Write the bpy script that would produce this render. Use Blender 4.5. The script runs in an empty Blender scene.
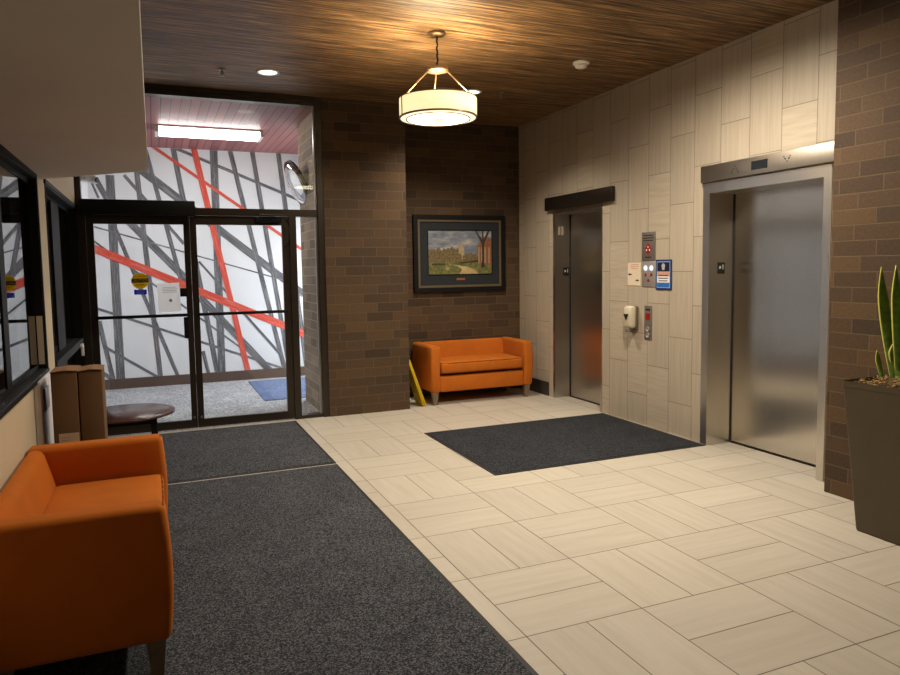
import bpy, bmesh, math, random
from mathutils import Vector, Matrix
random.seed(7)
PI = math.pi
scn = bpy.context.scene
COL = scn.collection

# ------------------------------------------------------------------ materials
def lin(c):
    def f(v):
        v /= 255.0
        return v/12.92 if v <= 0.04045 else ((v+0.055)/1.055)**2.4
    return (f(c[0]), f(c[1]), f(c[2]), 1.0)

class NT:
    def __init__(s, name):
        s.m = bpy.data.materials.new(name); s.m.use_nodes = True
        s.t = s.m.node_tree; s.t.nodes.clear()
        s.out = s.n('ShaderNodeOutputMaterial')
    def n(s, typ, **kw):
        nd = s.t.nodes.new(typ)
        for k, v in kw.items():
            if hasattr(nd, k): setattr(nd, k, v)
        return nd
    def l(s, a, b): s.t.links.new(a, b)
    def math(s, op, a, b=None, c=None):
        nd = s.n('ShaderNodeMath', operation=op)
        for i, v in enumerate((a, b, c)):
            if v is None: continue
            if isinstance(v, (int, float)): nd.inputs[i].default_value = v
            else: s.l(v, nd.inputs[i])
        return nd.outputs[0]
    def mix(s, fac, a, b, typ='MIX'):
        nd = s.n('ShaderNodeMix', data_type='RGBA', blend_type=typ)
        for i, v in ((0, fac), (6, a), (7, b)):
            if isinstance(v, (int, float)): nd.inputs[i].default_value = v
            elif isinstance(v, tuple): nd.inputs[i].default_value = v
            else: s.l(v, nd.inputs[i])
        return nd.outputs[2]
    def uv(s, scale=(1, 1, 1), src='UV'):
        tc = s.n('ShaderNodeTexCoord'); mp = s.n('ShaderNodeMapping')
        mp.inputs['Scale'].default_value = scale
        s.l(tc.outputs[src], mp.inputs['Vector']); return mp.outputs[0]
    def noise(s, vec, scale, detail=4, rough=0.55):
        nd = s.n('ShaderNodeTexNoise'); nd.inputs['Scale'].default_value = scale
        nd.inputs['Detail'].default_value = detail; nd.inputs['Roughness'].default_value = rough
        if vec is not None: s.l(vec, nd.inputs['Vector'])
        return nd.outputs['Fac']
    def ramp(s, fac, stops):
        nd = s.n('ShaderNodeValToRGB'); e = nd.color_ramp.elements
        while len(e) < len(stops): e.new(0.5)
        for i, (p, c) in enumerate(stops):
            e[i].position = p; e[i].color = c
        s.l(fac, nd.inputs[0]); return nd.outputs[0]
    def pbr(s, color, rough=0.5, metal=0.0, spec=0.5, bump=None, emit=None, estr=0):
        p = s.n('ShaderNodeBsdfPrincipled')
        if isinstance(color, tuple): p.inputs['Base Color'].default_value = color
        else: s.l(color, p.inputs['Base Color'])
        if isinstance(rough, (int, float)): p.inputs['Roughness'].default_value = rough
        else: s.l(rough, p.inputs['Roughness'])
        p.inputs['Metallic'].default_value = metal
        p.inputs['Specular IOR Level'].default_value = spec
        if bump:
            h, strength, dist = bump
            b = s.n('ShaderNodeBump'); b.inputs['Strength'].default_value = strength
            b.inputs['Distance'].default_value = dist
            s.l(h, b.inputs['Height']); s.l(b.outputs[0], p.inputs['Normal'])
        if emit is not None:
            if isinstance(emit, tuple): p.inputs['Emission Color'].default_value = emit
            else: s.l(emit, p.inputs['Emission Color'])
            p.inputs['Emission Strength'].default_value = estr
        s.l(p.outputs[0], s.out.inputs['Surface']); s.p = p
        return s.m

def plain(name, rgb, rough=0.5, metal=0.0, spec=0.5, nz=0.12, nscale=30, bump=0.0):
    t = NT(name); v = t.uv(src='Object'); c = lin(rgb)
    n = t.noise(v, nscale)
    d = tuple(x*(1-nz) for x in c[:3])+(1,); b = tuple(min(1, x*(1+nz)) for x in c[:3])+(1,)
    col = t.ramp(n, [(0.3, d), (0.7, b)])
    return t.pbr(col, rough, metal, spec, (n, bump, 0.002) if bump else None)

def glow(name, rgb, strength):
    t = NT(name); e = t.n('ShaderNodeEmission'); e.inputs[0].default_value = lin(rgb); e.inputs[1].default_value = strength
    t.l(e.outputs[0], t.out.inputs['Surface']); return t.m

def m_brick(name, cols, mo, bw=0.305, rh=0.1016, rough=0.75):
    t = NT(name); v = t.uv()
    tc = t.n('ShaderNodeTexCoord'); sp = t.n('ShaderNodeSeparateXYZ'); t.l(tc.outputs['UV'], sp.inputs[0])
    rv = t.math('DIVIDE', t.math('ADD', sp.outputs[1], 10*rh), rh); ir = t.math('FLOOR', rv); fv = t.math('FRACT', rv)
    w0 = t.n('ShaderNodeTexWhiteNoise', noise_dimensions='1D'); t.l(ir, w0.inputs['W'])
    off = t.math('ADD', t.math('MULTIPLY', t.math('MODULO', ir, 2.0), 0.5), t.math('MULTIPLY', w0.outputs['Value'], 0.3))
    ru = t.math('ADD', t.math('DIVIDE', t.math('ADD', sp.outputs[0], 30*bw), bw), off); iu = t.math('FLOOR', ru); fu = t.math('FRACT', ru)
    d = t.math('MINIMUM', t.math('MULTIPLY', t.math('MINIMUM', fu, t.math('SUBTRACT', 1.0, fu)), bw), t.math('MULTIPLY', t.math('MINIMUM', fv, t.math('SUBTRACT', 1.0, fv)), rh))
    nj = t.noise(v, 90, 3)
    d = t.math('ADD', d, t.math('MULTIPLY', t.math('SUBTRACT', nj, 0.5), 0.004))
    mr = t.n('ShaderNodeMapRange'); mr.inputs['From Min'].default_value = 0.002; mr.inputs['From Max'].default_value = 0.0045; t.l(d, mr.inputs['Value'])
    w1 = t.n('ShaderNodeTexWhiteNoise', noise_dimensions='1D'); t.l(t.math('ADD', t.math('MULTIPLY', ir, 13.37), t.math('MULTIPLY', iu, 1.73)), w1.inputs['W'])
    n = len(cols)
    col = t.ramp(w1.outputs['Value'], [(k/(n-1), lin(c)) for k, c in enumerate(cols)])
    n2 = t.noise(v, 55, 5, 0.65)
    col = t.mix(1.0, col, t.ramp(n2, [(0.25, (0.72, 0.72, 0.72, 1)), (0.75, (1.2, 1.18, 1.14, 1))]), 'MULTIPLY')
    col = t.mix(mr.outputs[0], lin(mo), col)
    h = t.math('ADD', t.math('MULTIPLY', n2, 0.25), mr.outputs[0])
    return t.pbr(col, rough, 0, 0.3, (h, 0.4, 0.003))

def m_floor():
    t = NT('porcelain_floor_tile'); U = 0.6096
    tc = t.n('ShaderNodeTexCoord'); sp = t.n('ShaderNodeSeparateXYZ'); t.l(tc.outputs['UV'], sp.inputs[0])
    u = t.math('DIVIDE', t.math('SUBTRACT', sp.outputs[0], 1.4124-12*U), U)
    v = t.math('DIVIDE', t.math('SUBTRACT', 4.3466+12*U, sp.outputs[1]), U)
    fu = t.math('FRACT', u); fv = t.math('FRACT', v); iu = t.math('FLOOR', u); iv = t.math('FLOOR', v)
    par = t.math('MODULO', t.math('ADD', iu, iv), 2.0)          # 1: long side along depth
    def sel(a, b): # par? a : b
        return t.math('ADD', t.math('MULTIPLY', par, a), t.math('MULTIPLY', t.math('SUBTRACT', 1.0, par), b))
    short = sel(fu, fv); longc = sel(fv, fu)
    s2 = t.math('MULTIPLY', short, 2.0); fs = t.math('FRACT', s2); isub = t.math('FLOOR', s2)
    d1 = t.math('MULTIPLY', t.math('MINIMUM', fs, t.math('SUBTRACT', 1.0, fs)), U/2)
    d2 = t.math('MULTIPLY', t.math('MINIMUM', longc, t.math('SUBTRACT', 1.0, longc)), U)
    d = t.math('MINIMUM', d1, d2)
    gr = t.n('ShaderNodeMapRange'); gr.inputs['From Min'].default_value = 0.0016; gr.inputs['From Max'].default_value = 0.0034
    t.l(d, gr.inputs['Value'])
    tid = t.math('ADD', t.math('ADD', t.math('MULTIPLY', iu, 7.13), t.math('MULTIPLY', iv, 3.77)), t.math('MULTIPLY', isub, 1.91))
    wn = t.n('ShaderNodeTexWhiteNoise', noise_dimensions='1D'); t.l(tid, wn.inputs['W'])
    cb = t.n('ShaderNodeCombineXYZ')
    t.l(t.math('MULTIPLY', short, 14.0), cb.inputs[0]); t.l(t.math('MULTIPLY', longc, 1.1), cb.inputs[1]); t.l(t.math('MULTIPLY', tid, 3.1), cb.inputs[2])
    n = t.noise(cb.outputs[0], 1.0, 5, 0.6)
    col = t.ramp(n, [(0.15, lin((186, 177, 161))), (0.5, lin((197, 189, 174))), (0.85, lin((205, 198, 185)))])
    tint = t.ramp(wn.outputs['Value'], [(0, (0.93, 0.925, 0.92, 1)), (1, (1.03, 1.03, 1.02, 1))])
    col = t.mix(1.0, col, tint, 'MULTIPLY')
    col = t.mix(gr.outputs[0], lin((84, 68, 48)), col)
    return t.pbr(col, 0.42, 0, 0.45, (gr.outputs[0], 0.25, 0.002))

def m_walltile():
    t = NT('vertical_wall_tile'); W = 0.305; Hh = 0.61
    tc = t.n('ShaderNodeTexCoord'); sp = t.n('ShaderNodeSeparateXYZ'); t.l(tc.outputs['UV'], sp.inputs[0])
    u = t.math('DIVIDE', t.math('SUBTRACT', sp.outputs[0], 3.636-20*W), W)
    iu = t.math('FLOOR', u); fu = t.math('FRACT', u)
    par = t.math('MODULO', iu, 2.0)
    v = t.math('ADD', t.math('DIVIDE', sp.outputs[1], Hh), t.math('ADD', 10.5, t.math('MULTIPLY', par, 0.5)))
    iv = t.math('FLOOR', v); fv = t.math('FRACT', v)
    d1 = t.math('MULTIPLY', t.math('MINIMUM', fu, t.math('SUBTRACT', 1.0, fu)), W)
    d2 = t.math('MULTIPLY', t.math('MINIMUM', fv, t.math('SUBTRACT', 1.0, fv)), Hh)
    d = t.math('MINIMUM', d1, d2)
    gr = t.n('ShaderNodeMapRange'); gr.inputs['From Min'].default_value = 0.001; gr.inputs['From Max'].default_value = 0.003
    t.l(d, gr.inputs['Value'])
    tid = t.math('ADD', t.math('MULTIPLY', iu, 5.31), t.math('MULTIPLY', iv, 2.17))
    wn = t.n('ShaderNodeTexWhiteNoise', noise_dimensions='1D'); t.l(tid, wn.inputs['W'])
    # a few tiles are laid with the grain across
    turn = t.math('GREATER_THAN', wn.outputs['Value'], 0.72)
    inv = t.math('SUBTRACT', 1.0, turn)
    sa = t.math('ADD', t.math('MULTIPLY', inv, 13.0), t.math('MULTIPLY', turn, 0.9))
    sb = t.math('ADD', t.math('MULTIPLY', inv, 1.0), t.math('MULTIPLY', turn, 22.0))
    cb = t.n('ShaderNodeCombineXYZ')
    t.l(t.math('MULTIPLY', fu, sa), cb.inputs[0]); t.l(t.math('MULTIPLY', fv, sb), cb.inputs[1]); t.l(t.math('MULTIPLY', tid, 3.7), cb.inputs[2])
    n = t.noise(cb.outputs[0], 1.0, 5, 0.62)
    col = t.ramp(n, [(0.2, lin((170, 157, 138))), (0.5, lin((183, 171, 152))), (0.8, lin((193, 182, 164)))])
    tint = t.ramp(wn.outputs['Value'], [(0, (0.92, 0.92, 0.92, 1)), (1, (1.04, 1.03, 1.02, 1))])
    col = t.mix(1.0, col, tint, 'MULTIPLY')
    col = t.mix(gr.outputs[0], lin((98, 82, 62)), col)
    return t.pbr(col, 0.5, 0, 0.4, (gr.outputs[0], 0.25, 0.002))

def m_ceiling():
    t = NT('stained_wood_ceiling')
    tc = t.n('ShaderNodeTexCoord'); sp = t.n('ShaderNodeSeparateXYZ'); t.l(tc.outputs['UV'], sp.inputs[0])
    row = t.math('DIVIDE', t.math('ADD', sp.outputs[1], 20.0), 0.085)
    ir = t.math('FLOOR', row); fr = t.math('FRACT', row)
    wn = t.n('ShaderNodeTexWhiteNoise', noise_dimensions='1D'); t.l(ir, wn.inputs['W'])
    cb = t.n('ShaderNodeCombineXYZ')
    t.l(t.math('MULTIPLY', sp.outputs[0], 2.0), cb.inputs[0]); t.l(t.math('MULTIPLY', sp.outputs[1], 52.0), cb.inputs[1]); t.l(t.math('MULTIPLY', ir, 0.15), cb.inputs[2])
    n = t.noise(cb.outputs[0], 1.0, 7, 0.68)
    col = t.ramp(n, [(0.36, lin((44, 33, 23))), (0.5, lin((108, 82, 54))), (0.62, lin((178, 140, 96)))])
    tint = t.ramp(wn.outputs['Value'], [(0, (0.84, 0.84, 0.84, 1)), (1, (1.08, 1.07, 1.05, 1))])
    col = t.mix(1.0, col, tint, 'MULTIPLY')
    e = t.math('MINIMUM', fr, t.math('SUBTRACT', 1.0, fr))
    sm = t.n('ShaderNodeMapRange'); sm.inputs['From Min'].default_value = 0.01; sm.inputs['From Max'].default_value = 0.05; t.l(e, sm.inputs['Value'])
    col = t.mix(t.math('ADD', t.math('MULTIPLY', sm.outputs[0], 0.5), 0.5), lin((32, 22, 14)), col)
    return t.pbr(col, 0.48, 0, 0.35, (n, 0.12, 0.003))

def m_planks():
    t = NT('rose_plank_ceiling')
    tc = t.n('ShaderNodeTexCoord'); sp = t.n('ShaderNodeSeparateXYZ'); t.l(tc.outputs['UV'], sp.inputs[0])
    r = t.math('DIVIDE', t.math('ADD', sp.outputs[0], 20.0), 0.095); fr = t.math('FRACT', r); ir = t.math('FLOOR', r)
    wn = t.n('ShaderNodeTexWhiteNoise', noise_dimensions='1D'); t.l(ir, wn.inputs['W'])
    base = t.ramp(wn.outputs['Value'], [(0, lin((138, 80, 82))), (1, lin((160, 98, 98)))])
    e = t.math('MINIMUM', fr, t.math('SUBTRACT', 1.0, fr))
    sm = t.n('ShaderNodeMapRange'); sm.inputs['From Min'].default_value = 0.03; sm.inputs['From Max'].default_value = 0.07; t.l(e, sm.inputs['Value'])
    col = t.mix(sm.outputs[0], lin((48, 24, 26)), base)
    return t.pbr(col, 0.5, 0, 0.4, (sm.outputs[0], 0.3, 0.004))

def m_carpet(name, c0, c1, c2, scale=260, bump=0.6):
    t = NT(name); v = t.uv()
    vo = t.n('ShaderNodeTexVoronoi'); vo.inputs['Scale'].default_value = scale*0.55; t.l(v, vo.inputs['Vector'])
    n = t.noise(v, scale, 2, 0.7)
    s = t.n('ShaderNodeSeparateColor'); t.l(vo.outputs['Color'], s.inputs[0])
    f = t.math('ADD', t.math('MULTIPLY', n, 0.5), t.math('MULTIPLY', s.outputs[0], 0.5))
    col = t.ramp(f, [(0.25, lin(c0)), (0.5, lin(c1)), (0.78, lin(c2))])
    big = t.noise(v, 3.0, 3)
    col = t.mix(1.0, col, t.ramp(big, [(0.3, (0.85, 0.85, 0.85, 1)), (0.7, (1.1, 1.1, 1.1, 1))]), 'MULTIPLY')
    return t.pbr(col, 0.95, 0, 0.1, (f, bump, 0.004))

def m_fabric(name, rgb):
    t = NT(name); v = t.uv(src='Object'); c = lin(rgb)
    n = t.noise(v, 420, 2, 0.7); n2 = t.noise(v, 5, 3)
    f = t.math('ADD', t.math('MULTIPLY', n, 0.5), t.math('MULTIPLY', n2, 0.5))
    col = t.ramp(f, [(0.3, tuple(x*0.82 for x in c[:3])+(1,)), (0.7, tuple(min(1, x*1.12) for x in c[:3])+(1,))])
    m = t.pbr(col, 0.85, 0, 0.2, (n, 0.25, 0.001))
    t.p.inputs['Sheen Weight'].default_value = 0.25; t.p.inputs['Sheen Roughness'].default_value = 0.5
    t.p.inputs['Sheen Tint'].default_value = lin((255, 170, 90))
    return m

def m_steel(name, rgb, rough=0.28, aniso=0.6):
    t = NT(name); v = t.uv((220, 1.5, 1)); c = lin(rgb)
    n = t.noise(v, 1.0, 3, 0.6)
    col = t.ramp(n, [(0.3, tuple(x*0.96 for x in c[:3])+(1,)), (0.7, tuple(min(1, x*1.03) for x in c[:3])+(1,))])
    ro = t.math('ADD', t.math('MULTIPLY', n, 0.04), rough-0.02)
    m = t.pbr(col, ro, 1.0, 0.5)
    t.p.inputs['Anisotropic'].default_value = aniso; t.p.inputs['Anisotropic Rotation'].default_value = 0.0
    tg = t.n('ShaderNodeTangent'); tg.direction_type = 'RADIAL'; tg.axis = 'Z'
    t.l(tg.outputs[0], t.p.inputs['Tangent'])
    return m

def m_glass(name='clear_glass', tint=(0.93, 0.95, 0.95, 1), gain=1.0):
    t = NT(name)
    g = t.n('ShaderNodeNewGeometry')
    ior = t.math('ADD', t.math('MULTIPLY', g.outputs['Backfacing'], 1/1.5-1.5), 1.5)
    fr = t.n('ShaderNodeFresnel'); t.l(ior, fr.inputs['IOR'])
    fac = t.math('MULTIPLY', fr.outputs[0], gain)
    tr = t.n('ShaderNodeBsdfTransparent'); tr.inputs[0].default_value = tint
    gl = t.n('ShaderNodeBsdfGlossy'); gl.inputs['Roughness'].default_value = 0.0
    mx = t.n('ShaderNodeMixShader'); t.l(fac, mx.inputs[0]); t.l(tr.outputs[0], mx.inputs[1]); t.l(gl.outputs[0], mx.inputs[2])
    t.l(mx.outputs[0], t.out.inputs['Surface']); return t.m

def m_brush(name, rgb, dark):
    t = NT(name); v = t.uv((1, 1, 1))
    w = t.noise(v, 60, 4, 0.75)
    w2 = t.noise(t.uv((95, 3, 1)), 1.0, 3, 0.7)
    f = t.math('ADD', t.math('MULTIPLY', w, 0.35), t.math('MULTIPLY', w2, 0.65))
    col = t.ramp(f, [(0.36, lin(dark)), (0.5, lin(rgb)), (0.66, lin(tuple(min(235, c+70) for c in rgb)))])
    return t.pbr(col, 0.7, 0, 0.2)

def m_shade():
    t = NT('linen_lamp_shade'); v = t.uv((60, 60, 60), src='Object')
    n = t.noise(v, 3.0, 4, 0.7)
    col = t.ramp(n, [(0.3, lin((246, 212, 146))), (0.7, lin((255, 240, 194)))])
    return t.pbr(col, 0.8, 0, 0.2, None, col, 1.0)

def m_paper(name, rgb, tr=0.5):
    t = NT(name); c = lin(rgb)
    d = t.n('ShaderNodeBsdfDiffuse'); d.inputs[0].default_value = c
    r = t.n('ShaderNodeBsdfTranslucent'); r.inputs[0].default_value = c
    mx = t.n('ShaderNodeMixShader'); mx.inputs[0].default_value = tr
    t.l(d.outputs[0], mx.inputs[1]); t.l(r.outputs[0], mx.inputs[2]); t.l(mx.outputs[0], t.out.inputs['Surface']); return t.m

MT = {}
MT['sheet'] = m_paper('thin_paper', (244, 243, 240), 0.55)
MT['floor'] = m_floor(); MT['walltile'] = m_walltile(); MT['ceiling'] = m_ceiling(); MT['planks'] = m_planks()
MT['brick'] = m_brick('brown_brick', ((70, 55, 41), (86, 67, 48), (76, 60, 45), (94, 73, 50), (82, 64, 47), (66, 53, 41), (88, 67, 48)), (100, 82, 60))
MT['vbrick'] = m_brick('tan_brick', ((150, 132, 112), (126, 110, 92), (164, 146, 124), (138, 120, 102)), (186, 174, 158))
MT['mat'] = m_carpet('charcoal_mat', (28, 29, 33), (60, 62, 67), (116, 118, 123), 330)
MT['mat2'] = m_carpet('black_rib_mat', (22, 23, 26), (45, 47, 51), (82, 84, 89), 330)
MT['rubber'] = plain('black_rubber', (22, 22, 23), 0.6)
MT['vcarpet'] = m_carpet('speckled_grey_carpet', (124, 126, 130), (170, 172, 177), (214, 216, 220), 130, 0.3)
MT['bluemat'] = m_carpet('daylit_blue_mat', (78, 92, 124), (104, 122, 160), (130, 148, 186), 150, 0.3)  # blue of the mat also carries the bluish daylight falling on it
MT['cream'] = plain('cream_paint', (206, 190, 160), 0.7, nz=0.03, nscale=4)
MT['soffit'] = plain('soffit_paint', (222, 216, 208), 0.8, nz=0.03, nscale=2)
MT['white'] = plain('white_paint', (228, 229, 232), 0.7, nz=0.02, nscale=3)
MT['unlitdark'] = plain('unlit_room_dark', (40, 38, 36), 0.9)  # dark colour stands in for missing light in the unlit spaces
MT['bronze'] = plain('dark_bronze_aluminium', (52, 44, 35), 0.3, 0.35, 0.5, nz=0.08)
MT['black'] = plain('black_aluminium', (12, 11, 11), 0.6, 0.0, 0.2, nz=0.08)
MT['alu'] = plain('satin_aluminium', (150, 148, 144), 0.3, 0.9, nz=0.05)
MT['steel'] = m_steel('brushed_steel', (214, 208, 198), 0.24, 0.85)
MT['steelframe'] = m_steel('polished_steel_trim', (214, 208, 198), 0.3, 0.0)
MT['steelshade'] = m_steel('shaded_brushed_steel', (196, 190, 182), 0.3, 0.8)  # same brushed steel, darkened in colour because the far elevator sits in shade
MT['steelhead'] = m_steel('header_steel', (186, 178, 166), 0.42, 0.0)
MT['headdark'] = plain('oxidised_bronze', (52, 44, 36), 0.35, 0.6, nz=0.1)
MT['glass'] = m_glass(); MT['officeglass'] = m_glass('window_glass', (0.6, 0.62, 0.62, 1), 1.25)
MT['orange'] = m_fabric('orange_upholstery', (190, 102, 28))
MT['piping'] = m_fabric('shaded_orange_piping', (128, 62, 14))  # darker than the upholstery; groove shade is put into the piping colour
MT['legwood'] = plain('grey_brown_wood', (122, 106, 86), 0.5, nz=0.2, nscale=20)
MT['walnut'] = plain('dark_walnut_laminate', (70, 44, 36), 0.25, nz=0.25, nscale=12)
MT['card'] = plain('corrugated_cardboard', (100, 73, 42), 0.85, nz=0.06, nscale=12)
MT['cardtop'] = plain('pale_cardboard', (150, 112, 74), 0.85, nz=0.08, nscale=20)
MT['paper'] = plain('white_paper', (232, 230, 226), 0.8, nz=0.02)
MT['papergrey'] = plain('pale_label', (196, 176, 150), 0.8, nz=0.03)
MT['ink'] = plain('black_ink', (18, 18, 18), 0.7)
MT['greyink'] = plain('grey_ink', (150, 150, 152), 0.8)
MT['yellow'] = plain('safety_yellow', (222, 186, 12), 0.5, nz=0.06)
MT['stickeryellow'] = m_paper('caution_yellow', (232, 200, 14), 0.45)
MT['stickerblue'] = m_paper('sticker_blue', (54, 50, 214), 0.45)
MT['planter'] = plain('olive_brown_planter', (76, 64, 43), 0.5, nz=0.08, nscale=8, bump=0.1)
MT['soil'] = plain('dark_soil', (52, 40, 28), 0.95)
MT['mulch'] = plain('tan_moss', (170, 140, 92), 0.95, nz=0.3, nscale=40)
MT['leaf'] = plain('snake_leaf_green', (100, 128, 54), 0.4, nz=0.45, nscale=22)
MT['leafedge'] = plain('leaf_margin', (204, 200, 96), 0.4, nz=0.1)
MT['base'] = plain('dark_cove_base', (62, 54, 46), 0.5, nz=0.1)
MT['vbase'] = plain('brown_cove_base', (92, 72, 62), 0.5, nz=0.08)
MT['brush'] = m_brush('grey_brush_stroke', (106, 106, 109), (58, 58, 61))
MT['red'] = m_brush('red_brush_stroke', (214, 84, 68), (198, 68, 54))
MT['fix'] = plain('white_enamel', (232, 230, 224), 0.4, nz=0.02)
MT['tube'] = glow('fluorescent_lens', (255, 251, 246), 20.0)
MT['diffuser'] = glow('lit_diffuser', (255, 236, 200), 10.0)
MT['upglow'] = glow('lamp_inner_glow', (255, 230, 188), 85.0)
MT['can'] = glow('downlight_lens', (255, 246, 228), 2.4)
MT['shade'] = m_shade()
MT['band'] = glow('glowing_linen_band', (255, 240, 200), 1.25)
MT['brassy'] = plain('brushed_nickel', (150, 128, 98), 0.35, 0.8, nz=0.05)
MT['cord'] = plain('dark_lamp_cord', (58, 34, 24), 0.5)
MT['mirror'] = plain('mirror_face', (235, 238, 240), 0.03, 1.0, nz=0.0)
MT['dispenser'] = plain('beige_plastic', (206, 196, 172), 0.4, nz=0.02)
MT['dispback'] = plain('dark_beige_plastic', (96, 86, 68), 0.5)
MT['nozzle'] = plain('grey_plastic', (128, 124, 114), 0.4)
MT['panel'] = plain('brushed_panel', (176, 170, 164), 0.45, 0.5, nz=0.06)
MT['paneldark'] = plain('dark_etched_panel', (124, 116, 108), 0.45, 0.4, nz=0.06)
MT['etch'] = plain('etched_lettering', (40, 36, 34), 0.6)
MT['redlens'] = plain('red_lens', (150, 24, 24), 0.3)
MT['whitelens'] = glow('lit_white_button', (236, 242, 255), 1.05)
MT['display'] = plain('display_glass', (26, 30, 34), 0.15)
MT['plate'] = plain('black_plate', (12, 12, 12), 0.5)
MT['cream_card'] = plain('cream_card', (226, 208, 182), 0.7, nz=0.03)
MT['pinkish'] = plain('faded_pink', (206, 158, 138), 0.7)
MT['navy'] = plain('poster_navy', (30, 44, 104), 0.5, nz=0.05)
MT['pblue'] = plain('poster_blue', (40, 108, 186), 0.5, nz=0.1)
MT['plight'] = plain('poster_light_blue', (140, 176, 222), 0.5)
MT['pdark'] = plain('poster_dark', (26, 26, 44), 0.5)
MT['face'] = plain('poster_portrait', (176, 184, 198), 0.6)
MT['frameblack'] = plain('black_frame', (8, 7, 7), 0.5, 0.0, 0.3)
MT['framegold'] = plain('dull_gold_fillet', (112, 98, 76), 0.4, 0.3)
MT['matboard'] = plain('charcoal_matboard', (31, 37, 43), 0.8)
MT['brass'] = plain('brass_plaque', (190, 120, 66), 0.35, 0.6)

def m_sky():
    t = NT('painted_sky'); v = t.uv((3, 9, 9), src='Object')
    n = t.noise(v, 1.6, 5, 0.6)
    return t.pbr(t.ramp(n, [(0.3, lin((84, 94, 112))), (0.5, lin((128, 134, 146))), (0.72, lin((196, 188, 174)))]), 0.6)
def m_foliage(name, a, b, c, sc=45):
    t = NT(name); n = t.noise(t.uv(src='Object'), sc, 5, 0.7)
    return t.pbr(t.ramp(n, [(0.3, lin(a)), (0.5, lin(b)), (0.7, lin(c))]), 0.6)
MT['p_sky'] = m_sky()
MT['p_trees'] = m_foliage('painted_trees', (64, 56, 38), (110, 94, 62), (150, 132, 92))
MT['p_lawn'] = m_foliage('painted_lawn', (62, 70, 34), (104, 106, 56), (146, 140, 80), 30)
MT['p_path'] = m_foliage('painted_path', (168, 146, 98), (190, 168, 118), (206, 188, 140), 20)
MT['p_tower'] = m_foliage('painted_stone', (150, 132, 96), (170, 152, 112), (186, 170, 130), 40)
MT['p_brick'] = m_foliage('painted_brick', (112, 66, 44), (138, 86, 58), (156, 106, 74), 40)
MT['p_trunk'] = m_foliage('painted_trunk', (42, 34, 28), (60, 50, 38), (80, 68, 50), 40)

# ------------------------------------------------------------------ mesh helpers
def bx(bm, x0, x1, y0, y1, z0, z1, mi=0):
    vs = [bm.verts.new(p) for p in ((x0,y0,z0),(x1,y0,z0),(x1,y1,z0),(x0,y1,z0),(x0,y0,z1),(x1,y0,z1),(x1,y1,z1),(x0,y1,z1))]
    fs = []
    for f in ((0,3,2,1),(4,5,6,7),(0,1,5,4),(1,2,6,5),(2,3,7,6),(3,0,4,7)):
        q = bm.faces.new([vs[i] for i in f]); q.material_index = mi; fs.append(q)
    return vs, fs

def merge(bm, tmp, mi=None, mtx=None, smooth=None):
    if mtx is not None: bmesh.ops.transform(tmp, matrix=mtx, verts=tmp.verts)
    if mi is not None:
        for f in tmp.faces: f.material_index = mi
    if smooth is not None:
        for f in tmp.faces: f.smooth = smooth
    me = bpy.data.meshes.new('tmp'); tmp.to_mesh(me); tmp.free()
    bm.from_mesh(me); bpy.data.meshes.remove(me)

def rbox(bm, x0, x1, y0, y1, z0, z1, r=0.01, seg=3, mi=0, fn=None, sub=0):
    t = bmesh.new(); bx(t, x0, x1, y0, y1, z0, z1)
    bmesh.ops.bevel(t, geom=list(t.edges)+list(t.verts), offset=r, segments=seg, profile=0.5, affect='EDGES')
    if sub: bmesh.ops.subdivide_edges(t, edges=[e for e in t.edges if e.calc_length() > 0.15], cuts=sub, use_grid_fill=True)
    if fn:
        for v in t.verts: v.co = Vector(fn(v.co))
    merge(bm, t, mi, smooth=seg > 1)

def tube(bm, p0, p1, r0, r1=None, seg=12, mi=0, caps=True, smooth=True):
    p0 = Vector(p0); p1 = Vector(p1); r1 = r0 if r1 is None else r1
    d = (p1-p0).normalized(); a = d.orthogonal().normalized(); b = d.cross(a)
    A = []; B = []
    for i in range(seg):
        an = 2*PI*i/seg; o = a*math.cos(an)+b*math.sin(an)
        A.append(bm.verts.new(p0+o*r0)); B.append(bm.verts.new(p1+o*r1))
    for i in range(seg):
        j = (i+1) % seg
        f = bm.faces.new((A[i], A[j], B[j], B[i])); f.material_index = mi; f.smooth = smooth
    if caps:
        f = bm.faces.new(A[::-1]); f.material_index = mi
        f = bm.faces.new(B); f.material_index = mi

def path(bm, pts, r, seg=8, mi=0):
    for a, b in zip(pts[:-1], pts[1:]): tube(bm, a, b, r, r, seg, mi)

def lathe(bm, prof, c, seg=40, mi=0, axis='Z', smooth=True, close=False):
    rings = []
    for r, z in prof:
        ring = []
        for i in range(seg):
            a = 2*PI*i/seg; x, y = r*math.cos(a), r*math.sin(a)
            p = (c[0]+x, c[1]+y, c[2]+z) if axis == 'Z' else ((c[0]+z, c[1]+x, c[2]+y) if axis == 'X' else (c[0]+x, c[1]+z, c[2]+y))
            ring.append(bm.verts.new(p))
        rings.append(ring)
    pr = list(zip(rings[:-1], rings[1:]))
    if close: pr.append((rings[-1], rings[0]))
    for A, B in pr:
        for i in range(seg):
            j = (i+1) % seg
            f = bm.faces.new((A[i], A[j], B[j], B[i])); f.material_index = mi; f.smooth = smooth
    if not close:
        for ring, s in ((rings[0], -1), (rings[-1], 1)):
            f = bm.faces.new(ring if s > 0 else ring[::-1]); f.material_index = mi
    return rings

def poly(bm, pts, mi=0):
    f = bm.faces.new([bm.verts.new(p) for p in pts]); f.material_index = mi; return f

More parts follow.
